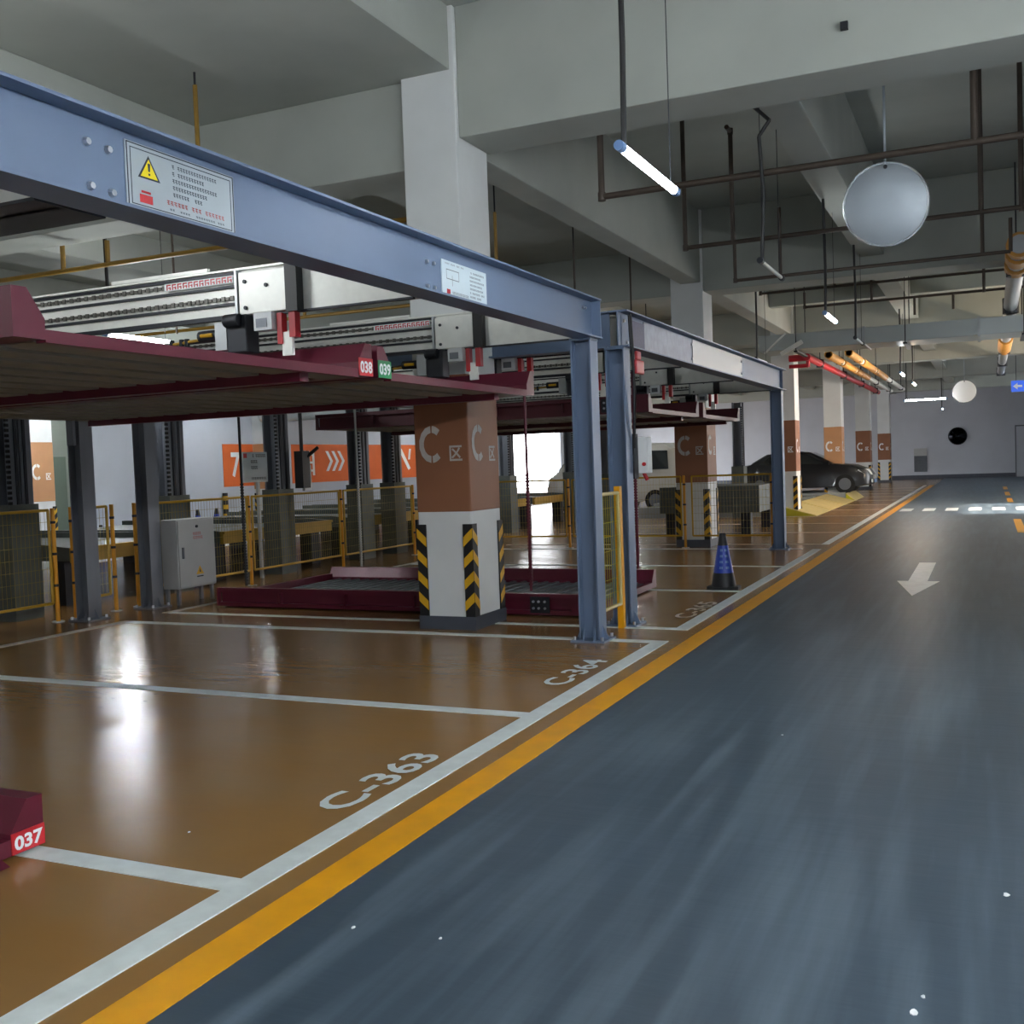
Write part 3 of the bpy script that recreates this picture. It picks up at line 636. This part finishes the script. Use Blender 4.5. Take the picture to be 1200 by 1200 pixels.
lbs = ['mustard edged rear platform behind the leftmost mesh fence', 'mustard edged rear platform behind the two rear steel posts', 'mustard edged rear platform behind the left half of the lowered burgundy platform', 'mustard edged rear platform left of the chevron-guarded pillar',
       'mustard edged rear platform hidden mostly by the chevron-guarded pillar', 'mustard edged rear platform just right of the chevron-guarded pillar', 'mustard edged rear platform in front of the silver van']
for (a, b), lb in zip(ys, lbs): mustard_platform(a, b, lb)

# electrical cabinet
t = thing('electrical_cabinet', 'grey electrical cabinet on short legs with warning triangle, by the yellow fence', 'cabinet', (-9.3, 10.6, 0))
MB().box(-9.45, -9.20, 10.08, 10.78, .2, 1.07).build('body', 'cabinet_grey', t, bevel=.01)
dr = MB().box(-9.20, -9.185, 10.10, 10.76, .22, 1.05).build('door', 'cabinet_grey', t, bevel=.004)
MB().cyl((-9.185, 10.43, .97), (-9.17, 10.43, .97), .018, 10).build('key_lock', 'steel_dark', dr)
MB().box(-9.186, -9.16, 10.15, 10.17, .58, .72).build('handle', 'vent_grey', dr)
OC = (-9.184, 0, 0)
flat('warning_triangle', [[(10.39, .36), (10.53, .36), (10.46, .47)]], OC, RT, UP, 'chevron_yellow', dr)
flat('triangle_mark', [[(10.45, .385), (10.48, .385), (10.455, .44)], rect(10.40, 10.52, .325, .34)], OC, RT, UP, 'print_dark', dr, .0006)
print_rows('cabinet_print', 10.36, [6, 6], .86, .05, .035, 'print_red', dr, OC, .03)
for x in (-9.42, -9.24):
    for y in (10.12, 10.73): MB().box(x - .02, x + .02, y - .02, y + .02, 0, .2).build('leg', 'steel_grey', t)
# notice board hung on the mast
t = thing('notice_board', 'white notice board with red corner and dark print, beside the orange wall panel', 'notice', (-10.2, 13.2, 0.0), None)
MB().box(-10.22, -10.20, 12.66, 13.25, 1.48, 1.94).build('board', 'sign_light', t)
ON = (-10.198, 0, 0)
print_rows('notice_print', 12.85, [9, 4, 4], 1.86, .09, .045, 'print_dark', t, ON, .04); print_rows('notice_print', 12.85, [9], 1.52, .05, .035, 'print_dark', t, ON, .04)
flat('red_corner', [rect(12.68, 12.76, 1.85, 1.92)], ON, RT, UP, 'red_label', t, .001)
MB().box(-10.26, -10.22, 13.02, 13.07, 0.0, 1.9).build('stand', 'galvanised_dull', t)

# traffic cones
def cone(x, y, label, group=None, s=1.0):
    t = thing('traffic_cone', label, 'cone', (x, y, 0), group)
    MB().prism([(x + math.cos(a) * .21 * s, y + math.sin(a) * .21 * s, 0) for a in [math.pi / 8 + k * math.pi / 4 for k in range(8)]], (0, 0, .035 * s)).build('base', 'black_rubber', t, bevel=.005)
    r = lambda z: (.155 - z * .175) * s
    def seg(z0, z1, n, m): MB().lathe([(r(z0), z0 * s), (r(z1), z1 * s)], (x, y, 0), 24).build(n, m, t, True)
    seg(.035, .20, 'lower_body', 'black_rubber'); seg(.20, .53, 'blue_sleeve', 'cone_blue'); seg(.53, .68, 'tip', 'black_rubber')
    if s == 1.0 and group is None:
        m = MB()
        for k, z in ((0, .46), (0, .39), (0, .32), (0, .25), (1, .46), (1, .39), (1, .32), (1, .25)):
            a = math.radians(-92 + 42 * k)
            for q in (-1, 0, 1):
                aa = a + q * .14; rr = r(z) + .002; r2 = r(z + .035) + .002
                m.poly([(x + rr * math.cos(aa - .05), y + rr * math.sin(aa - .05), z), (x + rr * math.cos(aa + .05), y + rr * math.sin(aa + .05), z), (x + r2 * math.cos(aa + .05), y + r2 * math.sin(aa + .05), z + .03), (x + r2 * math.cos(aa - .05), y + r2 * math.sin(aa - .05), z + .03)])
        m.build('sleeve_print', 'cap_blue', t)
cone(-2.97, 12.62, 'blue and black traffic cone on the bay line in front of the second frame')
for x, y in ((-19.3, 21.45), (-19.3, 22.0), (-19.3, 22.75)): cone(x, y, 'blue traffic cone along the pale left wall, behind the grey cabinet', 'blue cones along the left wall', 1.05)
cone(-17.2, 16.6, 'blue traffic cone seen between the two rear steel posts', None, .95)

# ================================================================== FAR PLATFORMS WITH BEIGE RAMPS, VEHICLES
G3 = 'beige ramped platforms beside the lane'
rl = ['beige ramped platform next to the second frame end', 'beige ramped platform second along the lane', 'beige ramped platform third along the lane', 'beige ramped platform carrying the black car']
for k in range(4):
    y0 = 27.8 + 2.85 * k; y1 = y0 + 2.7; xr2 = -4.38 if k == 3 else -4.95
    t = thing('ramp_platform', rl[k], 'platform', (-4.1, y0, 0), G3)
    MB().prism([(-4.08, y0, .012), (xr2, y0, .25), (xr2, y0, .21), (-4.08, y0, 0)], (0, y1 - y0, 0)).build('ramp_plate', 'ramp_beige', t)
    MB().prism([(-4.10, y0 - .012, 0), (xr2, y0 - .012, .235), (xr2, y0 - .012, .0)], (0, .01, 0)).build('ramp_cheek', 'ramp_lime', t)
    MB().box(-9.2, xr2, y0 + .15, y1 - .15, .16, .21).build('deck', 'platform_grey', t)
    for y in (y0, y1 - .15): MB().box(-9.2, xr2 - .02, y, y + .15, 0.0, .28).build('side_rail', 'galvanised_dull', t)
t = thing('raised_platform', 'dark grey ribbed platform raised behind the mesh fence, left of the end post', 'platform', (-6.5, 22, 0))
MB().box(-6.4, -4.35, 21.6, 24.1, .92, .98).build('deck', 'platform_grey', t)
sp = MB().box(-6.4, -4.35, 21.56, 21.62, .45, 1.0).build('side_panel', 'platform_grey', t)
rb = MB()
for z in (.55, .66, .77, .88): rb.box(-6.4, -4.35, 21.54, 21.56, z, z + .03)
rb.build('panel_ribs', 'platform_grey', sp)
for x in (-6.2, -4.6):
    for y in (21.75, 23.85): MB().box(x - .1, x + .1, y - .1, y + .1, 0, .92).build('support_leg', 'steel_dark', t)
MB().box(-4.35, -4.30, 21.56, 24.1, .45, 1.0).build('front_edge', 'platform_grey', t)

def vehicle(name, label, prof, win, half, loc, rz, paint, wheels, wr, extras):
    """side profile (x, z) lofted across the width with tumblehome; x forward"""
    t = thing(name, label, 'car', loc); t.rotation_euler = (0, 0, rz); t.matrix_basis
    def put(mb, n, m, par=None, **k):
        o = mb.build(n, m, None, **k); o.parent = par or t; return o
    n = len(prof); mb = MB(); zmax = max(z for _, z in prof); belt = win['belt']
    def wid(z, f): 
        k = 0 if z <= belt else (z - belt) / (zmax - belt); return half * f * (1 - .20 * k ** 1.2)
    lay = [(-1, 1.0), (-.97, 1.0)] ; cols = []
    for f, dx in ((-1.0, .0), (-.90, 1.0), (-.45, 1.0), (.45, 1.0), (.90, 1.0), (1.0, .0)):
        row = []
        for x, z in prof:
            ke = {1.0: .5, .9: .8}.get(abs(f), 1.0); xe = .76 * max(p[0] for p in prof); xx = xe + (x - xe) * ke if x > xe else (-xe + (x + xe) * ke if x < -xe else x); zz = z - (.025 if dx == 0 and z > .35 else 0)
            row.append((xx, wid(z, f), zz))
        cols.append(row)
    for row in cols: mb.v += row
    for c in range(len(cols) - 1):
        for i in range(n):
            j = (i + 1) % n; mb.f.append((c*n + i, (c+1)*n + i, (c+1)*n + j, c*n + j))
    mb.f.append(tuple(range(n))); mb.f.append(tuple(reversed(range((len(cols)-1)*n, len(cols)*n))))
    body = put(mb, 'body', paint, smooth=True)
    for s in (-1, 1):
        for poly in win['side']:
            put(MB().poly([(x, s * (wid(z, 1.0) + .012), z - .02) for x, z in poly]), 'side_window', 'car_glass')
    for (xa, za, xb, zb) in win['cross']:
        k = .015
        put(MB().poly([(xa + win.get('dx', .01) * (1 if xa > 0 else -1), -wid(za, .86), za + k), (xa + win.get('dx', .01) * (1 if xa > 0 else -1), wid(za, .86), za + k), (xb + .0, wid(zb, .84), zb + k), (xb, -wid(zb, .84), zb + k)]), 'windscreen' if xa > 0 else 'rear_window', 'car_glass')
    for x in wheels:
        for s in (-1, 1):
            w = put(MB().cyl((x, s * (half - .19), wr), (x, s * (half + .012), wr), wr, 24), 'wheel', 'tyre', smooth=True)
            put(MB().cyl((x, s * (half + .012), wr), (x, s * (half + .022), wr), wr * .62, 16), 'hub', 'vent_grey', w)
    for e in extras: put(*e)
    return t
sedan = [(-2.3, .35), (-2.33, .75), (-2.2, 1.02), (-1.75, 1.08), (-1.15, 1.42), (-.3, 1.50), (.25, 1.44), (1.05, 1.05), (1.7, .97), (2.2, .80), (2.36, .58), (2.33, .30), (1.9, .22), (-1.9, .22)]
vehicle('black_car', 'black car with bright headlamp parked nose-out on a beige ramped platform', sedan,
        dict(belt=.98, side=[[(-1.45, 1.06), (-1.05, 1.36), (-.45, 1.41), (-.45, 1.06)], [(-.38, 1.06), (-.38, 1.42), (.2, 1.37), (.82, 1.06)]], cross=[(1.02, 1.08, .28, 1.43), (-1.72, 1.10, -1.18, 1.41)]),
        .90, (-5.95, 38.05, .21), 0, 'car_black', (-1.42, 1.45), .33,
        [(MB().prism([(2.30, s * .52, .60), (2.05, s * .86, .64), (1.86, s * .90, .78), (2.20, s * .60, .80)], (.03, s * .03, .02)), 'headlamp', 'headlamp') for s in (-1, 1)] +
        [(MB().box(2.33, 2.38, -.5, .5, .48, .62), 'grille', 'galvanised_dull'), (MB().box(2.34, 2.39, -.26, .26, .34, .46), 'number_plate', 'cap_blue'),
         (MB().box(.75, .95, -1.05, -.90, 1.0, 1.12), 'wing_mirror', 'car_black'), (MB().box(.75, .95, .90, 1.05, 1.0, 1.12), 'wing_mirror', 'car_black'),
         (MB().prism([(2.30, -.82, .36), (2.30, -.62, .36), (2.30, -.62, .46), (2.30, -.82, .46)], (.05, 0, 0)), 'fog_lamp', 'headlamp')])
van = [(-2.2, .35), (-2.25, 1.1), (-2.15, 1.95), (-1.7, 2.12), (.9, 2.15), (1.25, 2.02), (1.85, 1.30), (2.25, 1.10), (2.35, .75), (2.32, .32), (-1.9, .28)]
def van_extras(): return [(MB().prism([(2.22, s * .5, .78), (1.98, s * .86, .82), (1.94, s * .87, 1.0), (2.16, s * .55, 1.0)], (.04, 0, .0)), 'headlamp', 'headlamp') for s in (-1, 1)] + \
    [(MB().box(-2.30, -2.24, s * .62 - .12, s * .62 + .12, .85, 1.25), 'tail_lamp', 'red_paint') for s in (-1, 1)] + \
    [(MB().box(1.35, 1.5, s * .9 - .0, s * 1.08, 1.28, 1.5), 'wing_mirror', 'steel_dark') for s in (-1, 1)] + [(MB().box(2.33, 2.40, -.8, .8, .35, .6), 'bumper', 'platform_grey'), (MB().box(-2.31, -2.25, -.85, .85, .38, .6), 'bumper', 'platform_grey')]
vw = dict(belt=1.22, side=[[(.55, 1.30), (.55, 1.92), (1.08, 1.92), (1.60, 1.32)], [(-.6, 1.32), (-.6, 1.92), (.42, 1.92), (.42, 1.32)], [(-1.9, 1.32), (-1.85, 1.9), (-.75, 1.92), (-.75, 1.32)]], cross=[(1.83, 1.34, 1.28, 2.0), (-2.24, 1.35, -2.14, 1.92)])
vehicle('silver_van', 'silver van seen side-on beyond the fence, in front of the bright opening', van, vw, .88, (-11.0, 32.6, 0), math.pi, 'car_silver', (-1.45, 1.5), .33, van_extras())
vehicle('white_van', 'white van with red tail lamps seen from behind, left of the second C pillar', van, vw, .86, (-10.5, 36.4, 0), math.pi / 2, 'car_white', (-1.45, 1.5), .33, van_extras())

# ================================================================== CEILING SERVICES
def pipe(label, runs, r, m, cat='pipe', group=None, name='sprinkler_pipe'):
    mb = MB()
    for pts in runs:
        mb.tube(pts, r, 10)
        for p in pts[1:-1]: mb.cyl((p[0], p[1], p[2] - r * 1.3), (p[0], p[1], p[2] + r * 1.3), r * 1.25, 10)
    return tag(mb.build(name, m, None, True), label, cat, group)
SP = 'sprinkler pipes under the ceiling'
pipe('brown sprinkler pipe crossing behind the hanging disc, closest to the big beam', [[(-3.5, 10.1, 6.0), (-3.5, 10.1, 4.25), (4.2, 10.1, 4.25)], [(-.08, 10.1, 6.0), (-.08, 10.1, 4.25)]], .032, 'pipe_rust', group=SP)
pipe('dark sprinkler pipe hanging below the secondary beam with several droppers', [[(-3.45, 13.1, 6.0), (-3.45, 13.1, 4.25), (4.2, 13.1, 4.25)], [(-2.85, 13.1, 4.25), (-2.85, 13.1, 5.6), (-2.85, 12.9, 5.6)], [(-.05, 13.1, 6.0), (-.05, 13.1, 4.25)], [(.36, 13.1, 6.0), (.36, 13.1, 4.2)]], .028, 'pipe_rust', group=SP)
pipe('dark sprinkler pipe just in front of the second cross beam', [[(-3.45, 15.95, 4.95), (-3.45, 15.95, 4.25), (.3, 15.95, 4.25)], [(-2.78, 15.95, 4.25), (-2.78, 15.95, 5.25)], [(-.05, 15.95, 4.25), (-.05, 15.95, 6.0)], [(.3, 15.95, 4.25), (.3, 15.95, 4.7)]], .026, 'pipe_rust', group=SP)
pipe('brown sprinkler pipe in the second ceiling bay, near run', [[(-3.9, 20.2, 6.0), (-3.9, 20.2, 4.66), (3, 20.2, 4.66)], [(-2.55, 20.2, 4.66), (-2.55, 20.2, 6.0)], [(-.05, 20.2, 6.0), (-.05, 20.2, 4.3)]], .026, 'pipe_rust', group=SP)
pipe('brown sprinkler pipe in the second ceiling bay, far run above the duct', [[(-3.4, 22.2, 4.9), (-3.4, 22.2, 4.6), (3, 22.2, 4.6)], [(-2.1, 22.2, 4.6), (-2.1, 22.2, 5.05)], [(-1.3, 22.2, 4.6), (-1.3, 22.2, 4.25)], [(-.6, 22.2, 4.6), (-.6, 22.2, 4.3)]], .026, 'pipe_rust', group=SP)
pipe('thin yellow pipe crossing the ceiling above the raised burgundy platforms', [[(-19.5, 9.85, 4.25), (-5.4, 9.85, 4.25)], [(-9.85, 9.85, 4.25), (-9.85, 9.85, 4.54)], [(-10.6, 9.85, 4.25), (-10.6, 9.85, 5.4)]], .03, 'pipe_yellow', group=SP)
pipe('thin yellow pipe crossing low behind the first pillar', [[(-19.5, 13.0, 3.9), (-5.3, 13.0, 3.9)], [(-9.2, 13.0, 3.9), (-9.2, 13.0, 4.6)], [(-6.4, 13.0, 3.9), (-6.4, 13.0, 5.4)]], .026, 'pipe_yellow', group=SP)
RD = 'thin hanging rods'
for x, y, z0, z1, m, lb in ((-6.76, 7.96, 3.95, 5.40, 'pipe_yellow', 'yellow rod hanging from the dark ceiling above the warning plate'), (-10.3, 11.5, 3.6, 5.4, 'pipe_rust', 'thin rod hanging behind the platform marked 038'),
                            (-5.85, 10.35, 3.5, 5.1, 'pipe_rust', 'thin rod hanging left of the first pillar'), (-5.62, 12.1, 3.2, 4.9, 'pipe_yellow', 'thin yellow-brown rod hanging just right of the first pillar'),
                            (-5.62, 14.85, 3.1, 4.9, 'pipe_rust', 'thin rod hanging above the end of the first front beam'), (-5.5, 17.2, 3.6, 5.2, 'pipe_rust', 'thin rod hanging above the second frame placard')):
    t = thing('hanger_rod', lb, 'rod', (x, y, z0), RD)
    MB().cyl((x, y, z0), (x, y, z1 - .12), .022 if m == 'pipe_yellow' else .016, 8).build('rod', m, t, True)
    MB().cyl((x, y, z1 - .12), (x, y, 5.4), .011, 8).build('threaded_end', 'steel_dark', t, True)
# air duct across the second bay
t = thing('air_duct', 'wide galvanised air duct crossing under the ceiling in front of the third pillar', 'duct', (-1, 23.8, 3.8))
for k in range(4):
    x0 = -4.55 + 2.2 * k
    MB().box(x0, x0 + 2.18, 23.2, 24.4, 3.86, 4.2).build('duct_section', 'duct_steel', t, bevel=.01)
    MB().box(x0 + 2.165, x0 + 2.215, 23.17, 24.43, 3.83, 4.23).build('duct_flange', 'galvanised_dull', t)
    MB().cyl((x0 + .8, 23.15, 3.80), (x0 + .8, 23.15, 6.0), .012, 6).cyl((x0 + .8, 24.45, 3.80), (x0 + .8, 24.45, 6.0), .012, 6).box(x0 + .76, x0 + .84, 23.1, 24.5, 3.79, 3.825).build('duct_hanger', 'steel_dark', t)
MB().cyl((-4.4, 23.05, 3.8), (-3.95, 23.05, 4.2), .02, 6).cyl((-4.05, 23.05, 3.76), (-3.6, 23.05, 4.0), .05, 10).build('flex_outlet', 'galvanised', t)
t = thing('round_duct', 'silver round duct running under the ceiling behind the second frame', 'duct', (-7, 24, 3.2))
MB().cyl((-19, 24.6, 3.35), (-5.3, 24.6, 3.35), .28, 20).build('duct_tube', 'duct_steel', t, True)
for x in (-15, -12, -9, -6.5): MB().cyl((x, 24.6, 3.35), (x + .06, 24.6, 3.35), .30, 20).build('duct_joint', 'galvanised_dull', t, True)
for x in (-13, -7.5): MB().cyl((x, 24.6, 3.6), (x, 24.6, 5.4), .012, 6).build('duct_hanger', 'steel_dark', t)
# coloured mains along the lane edge
def main(label, x, z, y0, y1, r, m, bands, bm):
    t = thing('main_pipe', label, 'pipe', (x, y0, z), 'pipes under the ceiling past the duct')
    MB().cyl((x, y0, z), (x, y1, z), r, 14).build('pipe_run', m, t, True)
    for a, b in bands: MB().cyl((x, a, z), (x, b, z), r * 1.35, 14).build('pipe_lagging', bm, t, True)
    for y in range(int(y0) + 2, int(y1), 5):
        MB().cyl((x, y + .3, z - r * 1.2), (x, y + .3, z + r * 1.2), r * 1.15, 8).cyl((x, y + .3, z + r), (x, y + .3, 6.0), .012, 6).build('pipe_hanger', 'steel_dark', t)
    return t
fm = main('red fire main running under the ceiling beside the lane', -4.12, 4.02, 27.0, 45.5, .09, 'pipe_red', [], '')
MB().cyl((-4.58, 27.2, 4.02), (-4.12, 27.2, 4.02), .085, 12).build('branch_pipe', 'pipe_red', fm, True); MB().cyl((-4.58, 27.2, 3.82), (-4.12, 27.2, 3.82), .05, 12).build('branch_pipe', 'pipe_red', fm, True); MB().cyl((-4.12, 27.2, 3.78), (-4.12, 27.2, 4.0), .05, 12).build('branch_pipe', 'pipe_red', fm, True)
main('golden lagged pipe next to the red fire main', -3.62, 4.05, 27.2, 45.5, .075, 'galvanised', [(27.2, 29.5), (29.9, 32.6), (33.0, 36.5)], 'pipe_gold')
main('golden lagged pipe closest to the lane, second from the red fire main', -3.16, 4.08, 27.4, 45.5, .075, 'galvanised', [(27.4, 29.8), (30.4, 33.6), (34.0, 37.5)], 'pipe_gold')
main('lagged overhead pipe with dark bands running along the lane near its middle', .42, 4.40, 16.3, 44.0, .13, 'galvanised_dull', [(16.35, 16.6), (17.0, 17.5), (18.0, 18.4), (30.0, 33.5)], 'pipe_gold')

LG = 'tube lamps hung over the lane'
# lamps: each lit tube carries its own light
def lamp(x, y0, y1, z, lit, label, ztop, group, tm=None, along='y', bent=False):
    if along == 'y': a, b = Vector((x, y0, z)), Vector((x, y1, z))
    else: a, b = Vector((y0, x, z)), Vector((y1, x, z))
    d = (b - a).normalized(); t = thing('tube_lamp', label, 'lamp', tuple((a + b) / 2), group)
    MB().cyl(a + d * .07, b - d * .07, .026 if lit else .018, 12).build('tube', (tm or ('tube_old' if group == LG else 'tube_lit')) if lit else 'tube_off', t, True)
    for p, q in ((a, a + d * .07), (b - d * .07, b)): MB().cyl(p, q, .03, 12).build('end_cap', 'cap_blue' if lit else 'steel_dark', t, True)
    s = .14
    for p in (a + d * s, b - d * s): MB().cyl(p + Vector((0, 0, .025)), Vector((p.x, p.y, ztop)), .004, 6).build('suspension_wire', 'steel_dark', t)
    c = a + d * .1
    if bent: MB().tube([(c.x, c.y, z + .02), (c.x + .03, c.y, z + .6), (c.x - .0, c.y, z + 1.15), (c.x + .10, c.y, z + 1.28), (c.x - .06, c.y + .1, ztop)], .018, 8).build('power_cable', 'cable_black', t, True)
    else: MB().tube([(c.x, c.y, z + .02), (c.x + .01, c.y, z + .6), (c.x, c.y, ztop)], .018, 8).build('power_cable', 'cable_black', t, True)
    return t
lamp(-1.9, -2.4, -1.2, 3.4, True, 'lit tube lamp over the lane start', 6.0, LG)
lamp(-1.9, 5.80, 7.02, 3.4, True, 'large lit tube lamp hanging in front of the big concrete beam', 6.0, LG)
lamp(-1.9, 9.85, 11.0, 3.4, False, 'unlit tube lamp with a kinked black cable', 4.86, LG, bent=True)
lamp(-1.9, 14.0, 15.1, 3.4, True, 'lit tube lamp hanging in front of the air duct', 4.86, LG)
lamp(-1.9, 17.35, 18.45, 3.4, False, 'unlit tube lamp below the air duct over the lane', 4.86, LG)
lamp(-3.9, 19.6, 20.7, 3.4, False, 'unlit tube lamp above the end of the second front beam', 6.0, LG)
lamp(-1.85, 25.8, 27.0, 3.4, True, 'small lit tube lamp just past the air duct', 4.86, LG)
lamp(-1.85, 30.0, 31.2, 3.4, True, 'small lit tube lamp between the duct and the far wall, next to the golden pipes', 4.86, LG, tm='tube_warm')
lamp(39.5, -2.75, -1.3, 3.35, True, 'lit tube lamp hung crosswise before the far wall', 6.0, LG, along='x')
lamp(-1.9, 50.0, 51.2, 3.4, True, 'distant lit tube lamp close to the far wall', 4.86, LG)
for y, on in ((-7.0, 2), (-5.0, 2), (-3.0, 2), (-1.7, 2), (1.2, 2), (3.4, 2), (6.0, 1), (11.0, 0), (15.0, 0), (20.5, 1), (25.2, 3), (29.5, 3), (34.0, 3), (41.2, 1), (51.5, 1)):  # unseen row, added to even out the light on steel and beam fronts
    lamp(2.9, y, y + 1.2, 3.4, on > 0, ('unlit' if on == 0 else 'lit') + (' warm' if on == 3 else '') + ' tube lamp of the unseen row added along the right side of the lane', 6.0, 'unseen tube lamps added along the right side of the lane', tm=(None, 'tube_lit', 'tube_lit', 'tube_warm')[on])
BG = 'tube lamps hung over the bays and the rear aisle'
for x, y, lb in ((-10.2, 10.05, 'lit tube lamp seen above the platform marked 038'), (-10.2, 20.5, 'lit tube lamp over the rear aisle beyond the pillar'), (-17.2, 16.5, 'lit tube lamp near the left wall and green door'), (-17.5, 22.2, 'lit tube lamp over the number 7 wall panel'), (-17.5, 33.5, 'lit tube lamp near the turn arrow on the orange wall'), (-10.2, 30.5, 'lit tube lamp over the silver van'), (-10.2, -1.5, 'lit tube lamp over the rear aisle at the near end'), (-6.0, -5.5, 'unseen lit tube lamp added over the bays at the near wall'), (-6.1, 3.45, 'unseen lit tube lamp added over the platform marked 038'), (-2.0, -6.5, 'unseen lit tube lamp added over the lane at the near wall')):
    lamp(x, y, y + 1.25, 3.45, True, lb, 5.4, BG, tm='tube_lit' if x in (-17.2, -6.0, -2.0) else 'tube_mid')  # near-wall pair and near bay lamp are unseen, added to brighten the front
tag(MB().lathe([(.05, 0), (.06, .02), (.05, .05)], (-2.76, 11.1, 5.95), 14).build('smoke_detector', 'detector_red', None, True), 'small reddish smoke detector on the ceiling behind the lit tube', 'detector')
tag(MB().box(-1.06, -1.0, 9.10, 9.15, 5.05, 5.11).build('socket_box', 'steel_dark'), 'tiny dark socket on the face of the big beam', 'socket')

# round mirrors hung over the lane (seen from behind) and on the wall
def disc(c, r, n, label, m, ztop, thick=.05):
    n = Vector(n).normalized(); c = Vector(c); t = thing('round_mirror', label, 'mirror', tuple(c))
    u = Vector((0, 0, 1)).cross(n).normalized(); v = n.cross(u)
    mb = MB(); k = 40; rings = [(0, .03), (.5, .022), (.9, .008), (.96, 0)]
    mb.v.append(tuple(c + n * rings[0][1]))
    for rr, h in rings[1:]:
        for i in range(k):
            a = 2 * math.pi * i / k; mb.v.append(tuple(c + u * r * rr * math.cos(a) + v * r * rr * math.sin(a) + n * h))
    for i in range(k): mb.f.append((0, 1 + i, 1 + (i + 1) % k))
    for g in range(len(rings) - 2):
        for i in range(k): mb.f.append((1 + g*k + i, 1 + (g+1)*k + i, 1 + (g+1)*k + (i+1) % k, 1 + g*k + (i+1) % k))
    mb.build('back_shell', m, t, True)
    MB().cyl(c - n * .03, c + n * .001, r * .965, k).build('mirror_face', 'mirror_glass', t, True)
    rim = MB(); K = 48
    for i in range(K):
        a0 = 2 * math.pi * i / K; a1 = 2 * math.pi * (i + 1) / K
        rim.cyl(c + u * r * .975 * math.cos(a0) + v * r * .975 * math.sin(a0), c + u * r * .975 * math.cos(a1) + v * r * .975 * math.sin(a1), r * .03, 6)
    rim.build('rim', 'mirror_rim', t, True)
    if ztop:
        top = c + v * r * .95
        MB().cyl(top, (top.x, top.y, ztop), .012, 8).build('hanging_rod', 'mirror_back', t, True)
        MB().cyl(top + n * .02 - v * .03, top + n * .05 - v * .03, .018, 10).build('fixing_bolt', 'steel_dark', t)
    return t
disc((-.85, 10.5, 3.90), .385, (.12, -1, -.12), 'round grey metal mirror back hanging over the lane by a thin rod', 'mirror_back', 6.0)
disc((-.77, 40.0, 3.58), .40, (.0, -1, -.05), 'round mirror back painted white to look brightly lit, hanging before the far wall', 'mirror_back_lit', 6.0)
t = thing('convex_mirror', 'dark convex mirror on the far grey wall', 'mirror', (-1.56, YF - .1, 2.27))
mm = MB(); K = 28
rows = [(0, .16), (.2, .145), (.36, .09), (.45, .0)]
for rr, h in rows:
    for i in range(K):
        a = 2 * math.pi * i / K; mm.v.append((-1.56 + rr * math.cos(a), YF - .06 - h, 2.27 + rr * math.sin(a)))
for g in range(3):
    for i in range(K): mm.f.append((g*K + i, g*K + (i+1) % K, (g+1)*K + (i+1) % K, (g+1)*K + i))
mm.build('mirror_face', 'mirror_glass', t, True)
MB().cyl((-1.56, YF - .07, 2.27), (-1.56, YF, 2.27), .48, 28).build('rim', 'steel_dark', t, True)
t = thing('wall_vent', 'grey louvred vent panel low on the far wall', 'vent', (-3.45, YF - .05, .4))
MB().box(-3.78, -3.12, YF - .05, YF, .40, 1.28).build('frame', 'vent_grey', t)
for k in range(8): MB().prism([(-3.74, YF - .05, .45 + .1 * k), (-3.74, YF - .09, .45 + .1 * k), (-3.74, YF - .05, .52 + .1 * k)], (.58, 0, 0)).build('slat', 'vent_grey', t)
MB().box(-3.78, -3.12, YF - .06, YF, 1.28, 1.68).build('upper_panel', 'cabinet_grey', t)
t = thing('exit_sign', 'blue hanging direction sign with a white left arrow', 'sign', (1.1, 44.5, 3.9))
MB().box(.78, 2.0, 44.5, 44.56, 3.68, 4.10).build('panel', 'exit_blue', t)
flat('arrow', [[(.84, 3.89), (1.0, 4.02), (1.0, 3.93), (1.16, 3.93), (1.16, 3.85), (1.0, 3.85), (1.0, 3.76)]], (0, 44.494, 0), (1, 0, 0), (0, 0, 1), 'white_print', t)
flat('car_symbol', [rect(1.32, 1.72, 3.78, 3.9), [(1.38, 3.9), (1.66, 3.9), (1.6, 4.0), (1.44, 4.0)]], (0, 44.494, 0), (1, 0, 0), (0, 0, 1), 'white_print', t)
for x in (.95, 1.8): MB().cyl((x, 44.53, 4.1), (x, 44.53, 6.0), .012, 6).build('hanging_rod', 'steel_dark', t)

# flecks of paint and paper on the lane
for k, (x, y, r) in enumerate(((-2.05, 3.02, .012), (-1.72, 3.05, .010), (.03, 4.05, .02), (-.22, 3.1, .022), (-.20, 3.2, .012), (-1.1, 6.0, .012), (-3.3, 3.6, .009))):
    tag(MB().prism([(x + .5 * r * math.cos(a) * (1 + .3 * math.sin(3 * a + k)), y + .8 * r * math.sin(a), .004) for a in [i * math.pi / 4 for i in range(8)]], (0, 0, .003)).build('paint_fleck', 'white_print'), 'tiny white fleck lying on the painted floor', 'debris', 'white flecks on the floor')
